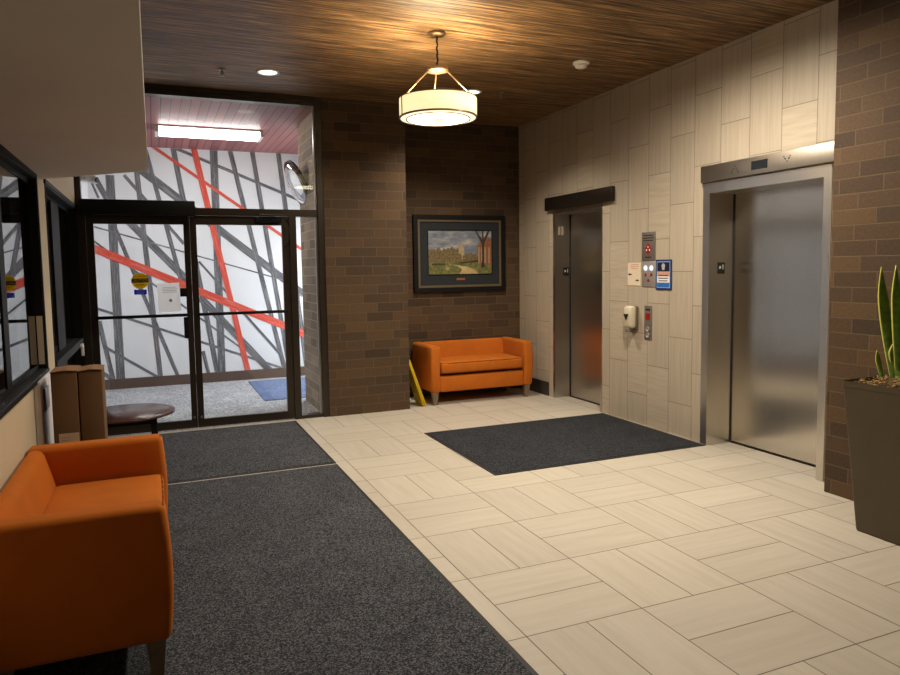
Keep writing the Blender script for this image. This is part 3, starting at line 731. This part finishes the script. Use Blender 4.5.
cp = thing('indicator_panel', 'square steel panel with two lit round lights and red lenses', 'panel', (XR, 5.45, 1.5))
bm = B(); rbox(bm, XR-0.008, XR, 5.346, 5.55, 1.377, 1.622, 0.003, 2); obj('faceplate', bm, 'panel', cp)
for y in (5.405, 5.49):
    bm = B(); lathe(bm, [(0.027, 0), (0.025, -0.006), (0.0001, -0.009)], (XR-0.008, y, 1.558), 24, axis='X'); tag(obj('button', bm, 'whitelens', cp), 'lit white round light')
for y, z in ((5.405, 1.495), (5.49, 1.495), (5.447, 1.44)):
    bm = B(); lathe(bm, [(0.017, 0), (0.015, -0.005), (0.0001, -0.007)], (XR-0.008, y, z), 20, axis='X'); tag(obj('button', bm, 'redlens', cp), 'dark red lens')
nc = thing('notice_card', 'cream notice card with two black arrows on the tile wall', 'notice', (XR, 5.67, 1.5))
bm = B(); rbox(bm, XR-0.004, XR, 5.572, 5.772, 1.385, 1.612, 0.0015, 1); obj('card', bm, 'cream_card', nc)
for yc, z, s in ((5.735, 1.497, 1), (5.62, 1.437, -1)):
    x = XR-0.0052; bm = B()
    prism(bm, [(x, yc+s*0.028, z), (x, yc+s*0.004, z+0.013), (x, yc+s*0.004, z+0.006), (x, yc-s*0.026, z+0.006), (x, yc-s*0.026, z-0.006), (x, yc+s*0.004, z-0.006), (x, yc+s*0.004, z-0.013)], (0.0013, 0, 0))
    obj('arrow', bm, 'ink', nc)
bm = B()
for a, b, z in ((5.60, 5.72, 1.595), (5.60, 5.725, 1.575), (5.605, 5.715, 1.555)): bx(bm, XR-0.0048, XR-0.0038, a, b, z-0.004, z+0.004)
obj('text_lines', bm, 'pinkish', nc)
po = thing('portrait_notice', 'blue framed notice with a small portrait at the top', 'notice', (XR, 5.23, 1.5))
bm = B(); rbox(bm, XR-0.01, XR, 5.122, 5.343, 1.352, 1.636, 0.003, 1); obj('frame', bm, 'navy', po)
bm = B()
def strip(a, b, z0, z1, mi, x=XR-0.0112): bx(bm, x, x+0.0015, a, b, z0, z1, mi)
strip(5.14, 5.325, 1.37, 1.62, 5, XR-0.0106)
strip(5.148, 5.318, 1.525, 1.612, 0); strip(5.148, 5.318, 1.478, 1.525, 2); strip(5.148, 5.318, 1.42, 1.478, 1); strip(5.148, 5.318, 1.378, 1.42, 3)
lathe(bm, [(0.024, 0), (0.024, -0.0006)], (XR-0.0112, 5.233, 1.577), 20, mi=4, axis='X'); bx(bm, XR-0.0117, XR-0.011, 5.215, 5.251, 1.54, 1.57, 4)
for a, b, z in ((5.17, 5.30, 1.489), (5.165, 5.30, 1.462), (5.175, 5.295, 1.437)): bx(bm, XR-0.0118, XR-0.011, a, b, z-0.004, z+0.004, 6)
obj('print', bm, ['pdark', 'paper', 'pinkish', 'pblue', 'face', 'plight', 'etch'], po)
cb_ = thing('call_button_panel', 'narrow steel call button panel to the right of the sanitizer dispenser', 'panel', (XR, 5.45, 1.03))
bm = B(); rbox(bm, XR-0.008, XR, 5.397, 5.507, 0.862, 1.193, 0.003, 2); obj('faceplate', bm, 'paneldark', cb_)
bm = B(); rbox(bm, XR-0.0105, XR-0.007, 5.42, 5.484, 1.055, 1.12, 0.002, 1); tag(obj('key_switch', bm, 'redlens', cb_), 'dull red key switch')
for z in (0.965, 0.905):
    bm = B(); lathe(bm, [(0.026, 0), (0.026, -0.006), (0.02, -0.006), (0.019, -0.003), (0.0001, -0.003)], (XR-0.008, 5.452, z), 24, axis='X'); obj('button', bm, 'panel', cb_)
bm = B(); bx(bm, XR-0.0088, XR-0.0078, 5.42, 5.484, 1.145, 1.165); obj('text_lines', bm, 'etch', cb_)

sd = thing('sanitizer_dispenser', 'beige hand sanitizer dispenser on the tile wall below the cream card', 'dispenser', (XR, 5.7, 1.05))
bm = B(); rbox(bm, XR-0.03, XR, 5.597, 5.722, 0.945, 1.182, 0.012, 3); obj('back_plate', bm, 'dispback', sd)
def disp_fn(c):
    t = (c.z-0.95)/0.24
    x = c.x
    if x < XR-0.03: x = XR-0.03-(XR-0.03-x)*(0.62+0.5*math.sin(max(0, min(1, t))*PI*0.75+0.35))
    return (x, c.y, c.z)
bm = B(); rbox(bm, XR-0.105, XR-0.022, 5.60, 5.72, 0.958, 1.185, 0.028, 4, fn=disp_fn); obj('cover', bm, 'dispenser', sd)
bm = B(); prism(bm, [(XR-0.118, 5.69, 1.105), (XR-0.118, 5.63, 1.105), (XR-0.112, 5.66, 1.045)], (0.03, 0, 0)); tag(obj('sight_window', bm, 'ink', sd), 'black triangular window')
bm = B(); rbox(bm, XR-0.10, XR-0.035, 5.635, 5.69, 0.925, 0.967, 0.008, 2); obj('nozzle', bm, 'nozzle', sd)

# ------------------------------------------------------------------ loveseats (front faces local -Y)
def make_sofa(label):
    root = thing('loveseat', label, 'sofa', (0, 0, 0), group='orange loveseats')
    Wd, D, Hh, lg = 1.32, 0.64, 0.69, 0.15
    x0, x1 = -Wd/2, Wd/2
    def P(name, bm, m): return obj(name, bm, m, root, uvlocal=True)
    aw = 0.115
    for s in (-1, 1):
        a, b = (x0, x0+aw) if s < 0 else (x1-aw, x1)
        def fn(c, s=s):
            t = (c.z-lg)/(Hh-lg)
            x = c.x + s*0.012*math.sin(t*PI)
            y = c.y
            if c.y < D/2: y = c.y - 0.018*math.sin(max(0, min(1, t))*PI)*(1-c.y/(D/2))
            return (x, y, c.z)
        bm = B(); rbox(bm, a, b, 0.0, D, lg, Hh, 0.028, 4, fn=fn, sub=5); arm = P('arm', bm, 'orange')
        # piping round the arm front
        bm = B()
        for xx in (a+0.012, b-0.012):
            pts = []
            for k in range(13):
                z = lg+0.03+(Hh-lg-0.06)*k/12; t = (z-lg)/(Hh-lg)
                pts.append((xx+s*0.012*math.sin(t*PI), 0.013-0.018*math.sin(t*PI), z))
            path(bm, pts, 0.0055, 6)
            obj('piping', bm, 'piping', arm, uvlocal=True); bm = B()
        path(bm, [(a+0.014, 0.012, Hh-0.024), (a+0.03, 0.011, Hh-0.010), (b-0.03, 0.011, Hh-0.010), (b-0.014, 0.012, Hh-0.024)], 0.0055, 6)
        obj('piping', bm, 'piping', arm, uvlocal=True)
    def bfn(c):
        t = (c.z-lg)/(Hh-lg); return (c.x, c.y+(0.055*t-0.05*(1-t)-0.015*math.sin(max(0, t)*PI) if c.y < D-0.075 else 0), c.z)
    bm = B(); rbox(bm, x0+aw-0.01, x1-aw+0.01, D-0.13, D-0.004, lg, Hh-0.004, 0.03, 4, fn=bfn, sub=4); P('backrest', bm, 'orange')
    bm = B(); rbox(bm, x0+aw-0.006, x1-aw+0.006, 0.012, D-0.10, lg, 0.335, 0.02, 3); P('seat_base', bm, 'orange')
    def cfn(c):
        u = c.x/(Wd/2-aw); v = (c.y-0.27)/0.27
        return (c.x, c.y, c.z+(0.022*(1-u*u)*(1-v*v) if c.z > 0.44 else 0))
    bm = B(); rbox(bm, x0+aw+0.004, x1-aw-0.004, 0.0, D-0.11, 0.362, 0.495, 0.034, 4, fn=cfn, sub=6); cu = P('seat_cushion', bm, 'orange')
    bm = B(); xa, xb = x0+aw+0.014, x1-aw-0.014
    path(bm, [(xa, 0.488, 0.486), (xa, 0.25, 0.486), (xa, 0.02, 0.486)]+[(xa+(xb-xa)*k/12, 0.008, 0.485) for k in range(1, 12)]+[(xb, 0.02, 0.486), (xb, 0.25, 0.486), (xb, 0.488, 0.486)], 0.005, 6)
    obj('piping', bm, 'piping', cu, uvlocal=True)
    bm = B(); path(bm, [(xa+(xb-xa)*k/12, 0.008, 0.372) for k in range(13)], 0.005, 6); obj('piping', bm, 'piping', cu, uvlocal=True)
    for sx in (-1, 1):
        for yy in (0.055, D-0.065):
            bm = B(); cx = sx*(Wd/2-0.055)
            t = B(); vs, _ = bx(t, cx-0.036, cx+0.036, yy-0.036, yy+0.036, 0, lg+0.005)
            for v in vs[:4]: v.co = Vector((cx+(v.co.x-cx)*0.62, yy+(v.co.y-yy)*0.62, 0))
            merge(bm, t); P('leg', bm, 'legwood')
    return root
def copy_tree(o, parent=None):
    c = o.copy(); COL.objects.link(c)
    if parent is not None: c.parent = parent
    for ch in o.children: copy_tree(ch, c)
    return c
s1 = make_sofa('orange loveseat in the left foreground against the cream wall')
s2 = copy_tree(s1)
s1.location = (0.0, 3.455, 0.010); s1.rotation_euler = (0, 0, PI/2)
s2.location = (3.56, 7.345, 0.0)
tag(s2, 'orange loveseat in the brick nook below the framed painting', 'sofa', 'orange loveseats')

# ------------------------------------------------------------------ boxes, table, wet floor sign
def carton(x0, x1, y0, y1, z1, label, lab=False):
    o = thing('cardboard_box', label, 'box', ((x0+x1)/2, (y0+y1)/2, 0.009), group='tall cardboard boxes behind the sofa')
    bm = B(); rbox(bm, x0, x1, y0, y1, 0.009, z1, 0.004, 2); obj('carton', bm, 'card', o)
    bm = B(); m = (x0+x1)/2
    prism(bm, [(x0-0.003, y0-0.004, z1-0.002), (m-0.002, y0-0.004, z1+0.006), (m-0.002, y1, z1+0.006), (x0-0.003, y1, z1-0.002)], (0, 0, 0.004))
    prism(bm, [(m+0.002, y0-0.004, z1+0.006), (x1+0.003, y0-0.004, z1), (x1+0.003, y1, z1), (m+0.002, y1, z1+0.006)], (0, 0, 0.004))
    obj('top_flap', bm, 'cardtop', o)
    if lab:
        bm = B(); bx(bm, x0+0.025, x1-0.004, y0-0.0015, y0, z1-0.44, z1-0.35); l = obj('shipping_label', bm, 'papergrey', o)
        bm = B()
        for k in range(4): bx(bm, x0+0.035, x0+0.085-0.008*(k % 2), y0-0.0022, y0-0.0014, z1-0.375-0.016*k, z1-0.371-0.016*k)
        obj('text_lines', bm, 'greyink', l)
    return o
carton(-0.560, -0.429, 4.38, 4.62, 1.038, 'left one of the two tall cardboard boxes, carrying a paper label', True)
carton(-0.423, -0.301, 4.385, 4.60, 1.036, 'right one of the two tall cardboard boxes, nearest the glass doors')
tb = thing('side_table', 'round dark wood side table in front of the glass doors', 'table', (-0.25, 5.92, 0.009))
bm = B(); lathe(bm, [(0.0001, 0.476), (0.345, 0.476), (0.36, 0.481), (0.36, 0.495), (0.354, 0.5), (0.0001, 0.5)], (-0.25, 5.92, 0), 56); obj('table_top', bm, 'walnut', tb)
for sx in (-1, 1):
    for sy in (-1, 1):
        bm = B(); rbox(bm, -0.25+sx*0.2-0.022, -0.25+sx*0.2+0.022, 5.92+sy*0.2-0.022, 5.92+sy*0.2+0.022, 0.009, 0.476, 0.004, 1); obj('leg', bm, 'black', tb)
for s in (-1, 1):
    bm = B(); bx(bm, -0.43, -0.07, 5.92+s*0.2-0.012, 5.92+s*0.2+0.012, 0.43, 0.476); obj('apron', bm, 'black', tb)
ws = thing('wet_floor_sign', 'folded yellow floor sign leaning in the gap beside the loveseat', 'sign', (2.8, 7.55, 0))
A0 = Vector((2.822, 0, 0.012)); A1 = Vector((2.642, 0, 0.545)); dd = (A1-A0).normalized(); nn = Vector((dd.z, 0, -dd.x))
for off in (0.0, 0.024):
    t = B(); p0 = A0+nn*(off-0.024); p1 = A1+nn*(off*0.6-0.012)
    prism(t, [(p0.x, 7.36, p0.z), (p1.x, 7.40, p1.z), (p1.x, 7.58, p1.z), (p0.x, 7.62, p0.z)], nn*0.010)
    mid = p0.lerp(p1, 0.1); prism(t, [(mid.x, 7.37, mid.z), (p1.x, 7.40, p1.z), (p1.x, 7.42, p1.z), (mid.x, 7.39, mid.z)], nn*0.014)
    obj('panel', t, 'yellow', ws)
t = B(); tube(t, A1+Vector((0, 7.42, 0.0)), A1+Vector((0, 7.56, 0.0)), 0.014); obj('handle', t, 'yellow', ws)

# ------------------------------------------------------------------ framed painting
pf = thing('framed_painting', 'black framed landscape painting with a dark mat on the brick wall', 'picture', (3.57, YN, 1.3))
X0, X1, Z0, Z1 = 2.945, 4.20, 1.292, 2.245
def ring(bm, a0, a1, b0, b1, w, y0, y1):
    bx(bm, a0, a1, y0, y1, b1-w, b1); bx(bm, a0, a1, y0, y1, b0, b0+w); bx(bm, a0, a0+w, y0, y1, b0+w, b1-w); bx(bm, a1-w, a1, y0, y1, b0+w, b1-w)
bm = B(); ring(bm, X0, X1, Z0, Z1, 0.055, YN-0.045, YN); obj('outer_frame', bm, 'frameblack', pf)
bm = B(); ring(bm, X0+0.055, X1-0.055, Z0+0.055, Z1-0.055, 0.028, YN-0.034, YN); obj('fillet', bm, 'framegold', pf)
bm = B(); bx(bm, X0+0.083, X1-0.083, YN-0.02, YN, Z0+0.083, Z1-0.083); obj('mat_board', bm, 'matboard', pf)
a0, a1, b0, b1 = 3.143, 4.012, 1.512, 2.052
bm = B(); ring(bm, a0-0.012, a1+0.012, b0-0.012, b1+0.012, 0.012, YN-0.024, YN-0.018); obj('inner_bevel', bm, 'frameblack', pf)
bm = B(); w, h = a1-a0, b1-b0; yy = YN-0.0205
def pp(pts, mi, k): poly(bm, [(a0+u*w, yy-0.0003*k, b0+v*h) for u, v in pts], mi)
pp([(0, 0), (1, 0), (1, 1), (0, 1)], 0, 0)
pp([(0, 0), (1, 0), (1, .33), (.8, .36), (.5, .33), (.2, .36), (0, .34)], 2, 1)
random.seed(3)
def clump(u0, u1, v0, v1, mi, k, n=9):
    pts = [(u0, v0)]+[(u0+(u1-u0)*i/n, v1-random.random()*(v1-v0)*0.3*(1 if 0 < i < n else 2.4)) for i in range(n+1)]+[(u1, v0)]
    pp(pts, mi, k)
clump(0, .26, .28, .62, 1, 2); clump(.2, .5, .3, .66, 1, 3); clump(.55, .78, .3, .5, 1, 2); clump(.02, .14, .3, .55, 1, 4)
pp([(.47, .32), (.56, .32), (.56, .60), (.535, .66), (.515, .80), (.495, .66), (.47, .60)], 4, 4)
clump(.42, .52, .3, .5, 1, 5); clump(.53, .62, .3, .48, 1, 5)
pp([(.77, .24), (1, .2), (1, .82), (.93, .84), (.80, .70), (.77, .66)], 5, 4)
for u in (.785, .83, .885, .95): pp([(u, .24), (u+.018, .24), (u+.018, .62), (u, .62)], 4, 5)
pp([(.48, .0), (.78, .0), (.72, .10), (.6, .17), (.46, .2), (.30, .23), (.44, .19), (.52, .1)], 3, 6)
pp([(.05, .21), (.26, .21), (.26, .25), (.05, .25)], 6, 6)
pp([(.48, .24), (.78, .28), (.78, .33), (.62, .29), (.48, .27)], 6, 6)
pp([(.82, .14), (.89, .14), (.875, .35), (.885, .7), (.93, .86), (.97, 1), (.94, 1), (.9, .88), (.875, .8), (.87, 1), (.845, 1), (.85, .8), (.80, .9), (.76, 1), (.735, 1), (.79, .85), (.84, .7), (.845, .35)], 6, 7)
pp([(.27, .1), (.32, .1), (.32, .15), (.29, .17), (.27, .15)], 4, 7)
for f in bm.faces:
    f.normal_update()
    if f.normal.y > 0: f.normal_flip()
obj('painting', bm, ['p_sky', 'p_trees', 'p_lawn', 'p_path', 'p_tower', 'p_brick', 'p_trunk'], pf, fixn=False)
bm = B(); bx(bm, 3.52, 3.635, YN-0.0215, YN-0.018, 1.435, 1.46); obj('plaque', bm, 'brass', pf)

# ------------------------------------------------------------------ planter and snake plant
pl = thing('planter', 'tall tapered square brown planter beside the brick wall', 'planter', (3.965, 2.59, 0))
bm = B(); t = B(); vs, _ = bx(t, 3.72, 4.21, 2.35, 2.84, 0, 0.9)
for v in vs[:4]: v.co = Vector((3.965+(v.co.x-3.965)*0.77, 2.595+(v.co.y-2.595)*0.70, 0))
top = [f for f in t.faces if f.normal.z > 0.9 or all(v.co.z > 0.8 for v in f.verts)][0]
r = bmesh.ops.inset_individual(t, faces=[top], thickness=0.028)
bmesh.ops.translate(t, vec=(0, 0, -0.05), verts=top.verts)
bmesh.ops.bevel(t, geom=[e for e in t.edges if all(v.co.z > 0.85 or True for v in e.verts)], offset=0.012, segments=3, affect='EDGES', profile=0.5)
merge(bm, t); obj('pot', bm, 'planter', pl)
bm = B(); bx(bm, 3.76, 4.17, 2.39, 2.80, 0.82, 0.868); obj('soil', bm, 'soil', pl)
bm = B(); random.seed(5)
for k in range(420):
    x, y = random.uniform(3.76, 4.17), random.uniform(2.39, 2.80)
    z = 0.872+random.random()*0.034; a = random.random()*PI*2; L = random.uniform(0.015, 0.04)
    p = Vector((x, y, z)); q = p+Vector((math.cos(a)*L, math.sin(a)*L, random.uniform(-0.01, 0.012)))
    q.x = min(4.175, max(3.755, q.x)); q.y = min(2.805, max(2.385, q.y))
    tube(bm, p, q, random.uniform(0.002, 0.005), 0.0015, 5)
tag(obj('mulch', bm, 'mulch', pl), 'tan shredded moss mulch', kind='stuff')
sp_ = thing('snake_plant', 'green snake plant with yellow leaf margins growing in the brown planter', 'plant', (3.965, 2.6, 0.862))
def blade(base, tip, wd, bend, yaw):
    bm = B(); base = Vector(base); tip = Vector(tip); n = 16; rows = []
    side = Vector((math.cos(yaw), math.sin(yaw), 0)); fw = Vector((-side.y, side.x, 0))
    for i in range(n+1):
        t = i/n; c = base.lerp(tip, t)+fw*bend*math.sin(t*PI*0.9)*0.5
        hw = wd*0.5*(0.72+0.6*math.sin(min(1, t*1.25)*PI*0.62))*(1 if t < 0.7 else max(0.02, 1-((t-0.7)/0.3)**1.6))
        tw = 0.5*math.sin(t*2.2+yaw); sd = side*math.cos(tw)+fw*math.sin(tw); nf = fw*math.cos(tw)-side*math.sin(tw)
        rows.append([c+sd*hw*u+nf*0.16*hw*(u*u*1.5)+nf*o for o, us in ((0, (-1, -.84, 0, .84, 1)), (-0.004, (.84, 0, -.84))) for u in us])
    V = [[bm.verts.new(p) for p in r_] for r_ in rows]; m = 8
    for i in range(n):
        for j in range(m):
            k = (j+1) % m
            f = bm.faces.new((V[i][j], V[i][k], V[i+1][k], V[i+1][j])); f.smooth = True
            f.material_index = 1 if j in (0, 3, 4, 7) else 0
    bm.faces.new(V[0]); bm.faces.new(V[-1])
    obj('leaf', bm, ['leaf', 'leafedge'], sp_)
blade((4.035, 2.74, 0.865), (3.97, 2.80, 1.555), 0.052, 0.05, -0.75)
blade((4.055, 2.725, 0.865), (4.02, 2.75, 1.565), 0.05, -0.04, -0.75)
blade((4.04, 2.71, 0.865), (4.02, 2.735, 1.12), 0.06, 0.04, -0.9)
blade((3.985, 2.775, 0.865), (3.955, 2.80, 1.06), 0.024, 0.03, -0.9)
for b_, t_, w_, d_, y_ in (((4.11, 2.68, .865), (4.12, 2.70, 1.42), .05, .06, -.6), ((4.0, 2.62, .865), (3.97, 2.55, 1.5), .055, -.05, -.8), ((4.06, 2.6, .865), (4.1, 2.57, 1.6), .062, .05, .6),
                     ((3.93, 2.58, .865), (3.87, 2.55, 1.35), .06, .05, -1.2), ((4.0, 2.5, .865), (4.03, 2.44, 1.45), .064, .05, 1.5), ((4.1, 2.48, .865), (4.14, 2.44, 1.3), .06, .04, -1.0)):
    blade(b_, t_, w_, d_, y_)

# ------------------------------------------------------------------ ceiling fittings
PC = (2.092, 5.075)
pd = thing('pendant_lamp', 'large cream drum pendant lamp hanging from the wood ceiling', 'lamp', (PC[0], PC[1], H))
bm = B(); lathe(bm, [(0.066, 0), (0.068, -0.010), (0.05, -0.024), (0.02, -0.03)], (PC[0], PC[1], H), 32); obj('canopy', bm, 'brassy', pd)
bm = B(); path(bm, [(PC[0]+0.004*(-1)**k, PC[1], H-0.03-0.029*k) for k in range(9)], 0.007, 8); obj('stem', bm, 'cord', pd)
bm = B(); lathe(bm, [(0.02, 0.012), (0.082, 0.006), (0.085, -0.02), (0.03, -0.03)], (PC[0], PC[1], 3.122), 32); obj('hub', bm, 'brassy', pd)
R = 0.300; ZT, ZBt = 2.892, 2.750
for a in (PI*1.02, PI*0.42, PI*1.86):
    bm = B(); tube(bm, (PC[0]+0.07*math.cos(a), PC[1]+0.07*math.sin(a), 3.108), (PC[0]+(R-0.01)*math.cos(a), PC[1]+(R-0.01)*math.sin(a), ZT-0.005), 0.0065, 0.0065, 8); obj('rod', bm, 'brassy', pd)
bm = B(); lathe(bm, [(R, ZT), (R, ZBt), (R-0.006, ZBt), (R-0.006, ZT)], (PC[0], PC[1], 0), 72, close=True); sh = obj('lamp_shade', bm, 'shade', pd)
bm = B(); lathe(bm, [(R+0.003, ZBt+0.006), (R+0.003, ZBt-0.006), (R-0.008, ZBt-0.006), (R-0.008, ZBt+0.006)], (PC[0], PC[1], 0), 72, close=True)
lathe(bm, [(R+0.002, ZT+0.004), (R+0.002, ZT-0.004), (R-0.008, ZT-0.004), (R-0.008, ZT+0.004)], (PC[0], PC[1], 0), 72, close=True); obj('shade_ring', bm, 'brassy', sh)
for a in (PI*1.02, PI*1.86, PI*0.30):
    c, s = math.cos(a), math.sin(a); bm = B(); tube(bm, (PC[0]+(R+0.004)*c, PC[1]+(R+0.004)*s, ZT), (PC[0]+(R+0.004)*c, PC[1]+(R+0.004)*s, ZBt), 0.004, 0.004, 6)
    obj('shade_strap', bm, 'cord', sh)
bm = B(); lathe(bm, [(0.0001, ZBt-0.012), (0.242, ZBt-0.010), (0.242, ZBt+0.004), (0.0001, ZBt+0.004)], (PC[0], PC[1], 0), 64)
for f in bm.faces: f.material_index = 0
df = obj('diffuser', bm, ['diffuser'], pd)
bm = B(); lathe(bm, [(0.243, ZBt-0.009), (R-0.008, ZBt-0.004), (R-0.008, ZBt+0.003), (0.243, ZBt+0.003)], (PC[0], PC[1], 0), 64, close=True); obj('bottom_band', bm, 'band', pd)
bm = B(); lathe(bm, [(0.25, ZBt-0.009), (0.25, ZBt-0.015), (0.24, ZBt-0.015), (0.24, ZBt-0.009)], (PC[0], PC[1], 0), 64, close=True); obj('trim_ring', bm, 'brassy', df)
bm = B(); lathe(bm, [(0.05, ZBt-0.012), (0.045, ZBt-0.018), (0.0001, ZBt-0.02)], (PC[0], PC[1], 0), 28); obj('finial', bm, 'shade', df)
bm = B(); lathe(bm, [(0.0001, ZBt+0.03), (0.18, ZBt+0.03), (0.18, ZBt+0.045), (0.0001, ZBt+0.045)], (PC[0], PC[1], 0), 28); obj('lamp_tray', bm, 'upglow', pd)

def downlight(x, y, label):
    o = thing('recessed_light', label, 'ceiling light', (x, y, H), group='recessed ceiling lights')
    bm = B(); lathe(bm, [(0.105, 0.0), (0.105, -0.006), (0.085, -0.008), (0.08, 0.0)], (x, y, H), 36, close=True); obj('trim_ring', bm, 'fix', o)
    bm = B(); lathe(bm, [(0.0001, -0.003), (0.08, -0.003), (0.08, -0.0005), (0.0001, -0.0005)], (x, y, H), 36); obj('lens', bm, 'can', o)
downlight(1.04, 6.57, 'recessed ceiling light above the glass doors, left of the pendant')
downlight(3.10, 6.61, 'recessed ceiling light half hidden behind the pendant shade')
def sprinkler(x, y, label):
    o = thing('sprinkler_head', label, 'sprinkler', (x, y, H), group='ceiling sprinklers')
    bm = B(); lathe(bm, [(0.03, 0), (0.032, -0.008), (0.012, -0.012)], (x, y, H), 20); obj('escutcheon', bm, 'alu', o)
    bm = B(); tube(bm, (x, y, H-0.01), (x, y, H-0.05), 0.008); tube(bm, (x-0.012, y, H-0.03), (x-0.012, y, H-0.058), 0.003); tube(bm, (x+0.012, y, H-0.03), (x+0.012, y, H-0.058), 0.003); obj('body', bm, 'alu', o)
    bm = B(); lathe(bm, [(0.022, -0.058), (0.022, -0.061), (0.0001, -0.062)], (x, y, H), 16); obj('deflector', bm, 'alu', o)
sprinkler(0.643, 6.607, 'small sprinkler head on the ceiling left of the recessed light')
sprinkler(3.39, 6.516, 'small sprinkler head on the ceiling right of the pendant lamp')
sm = thing('smoke_detector', 'white round smoke detector on the ceiling near the tile wall', 'smoke detector', (3.585, 5.35, H))
bm = B(); lathe(bm, [(0.075, 0), (0.075, -0.015), (0.068, -0.022)], (3.585, 5.35, H), 36); obj('base', bm, 'fix', sm)
bm = B(); lathe(bm, [(0.052, -0.022), (0.05, -0.045), (0.03, -0.055), (0.0001, -0.056)], (3.585, 5.35, H), 32); obj('sensor_cap', bm, 'fix', sm)

# ------------------------------------------------------------------ lights
def area(name, loc, size, power, col, rot=(0, 0, 0), shape='DISK', sy=None):
    L = bpy.data.lights.new(name, 'AREA'); L.energy = power; L.color = col; L.shape = shape; L.size = size
    if sy: L.size_y = sy
    o = bpy.data.objects.new(name, L); COL.objects.link(o); o.location = loc; o.rotation_euler = rot; return o
WARM = (1.0, 0.88, 0.72)
def spot(x, y, power, size=2.2, col=WARM, z=H-0.02):
    L = bpy.data.lights.new('downlight_spot', 'SPOT'); L.energy = power; L.color = col; L.spot_size = size; L.spot_blend = 0.8; L.shadow_soft_size = 0.08
    o = bpy.data.objects.new('downlight_spot', L); COL.objects.link(o); o.location = (x, y, z)
for x, y, p, sz in ((1.04, 6.57, 80, 2.2), (3.10, 6.61, 215, 2.35), (1.04, 3.55, 105, 2.5), (3.10, 3.90, 400, 3.0)): spot(x, y, p, sz)
area('lobby_pendant_up', (2.09, 1.7, 2.9), 0.5, 14, WARM, (PI, 0, 0))
area('daylight_door', (2.55, 9.42, 1.3), 1.9, 70, (0.95, 0.97, 1.0), (0, PI/2, 0), 'RECTANGLE', 2.3)

w = bpy.data.worlds.new('world'); scn.world = w; w.use_nodes = True
bg = w.node_tree.nodes['Background']; bg.inputs[0].default_value = (0.92, 0.95, 1.0, 1); bg.inputs[1].default_value = 0.35

# ------------------------------------------------------------------ camera (solved from the tile grid)
f_px, yaw, pitch, roll, ch, cx, cy = 693.03, 0.391672, 0.0800541, -0.0153577, 1.58586, 441.812, 323.967
fv = Vector((math.sin(yaw)*math.cos(pitch), math.cos(yaw)*math.cos(pitch), -math.sin(pitch)))
rv = Vector((math.cos(yaw), -math.sin(yaw), 0)); uvv = rv.cross(fv)
r2 = rv*math.cos(roll)+uvv*math.sin(roll); u2 = uvv*math.cos(roll)-rv*math.sin(roll)
cam = bpy.data.cameras.new('camera'); co = bpy.data.objects.new('camera', cam); COL.objects.link(co)
m = Matrix.Identity(4)
for i in range(3): m[i][0], m[i][1], m[i][2] = r2[i], u2[i], -fv[i]
m.translation = Vector((0, 0, ch)); co.matrix_world = m
cam.sensor_width = 36; cam.lens = f_px*36/900; cam.shift_x = (450-cx)/900; cam.shift_y = -(337.5-cy)/900
cam.clip_start = 0.02
scn.camera = co

scn.view_settings.view_transform = 'Standard'; scn.view_settings.look = 'None'
scn.view_settings.exposure = 0.2; scn.view_settings.gamma = 1.0; scn.view_settings.use_curve_mapping = False
cy_ = scn.cycles
cy_.use_denoising = True; cy_.max_bounces = 8; cy_.diffuse_bounces = 4; cy_.glossy_bounces = 4; cy_.transparent_max_bounces = 16
cy_.sample_clamp_indirect = 6.0; cy_.caustics_reflective = False; cy_.caustics_refractive = False
for o in bpy.data.objects:
    if '_o' in o: del o['_o']
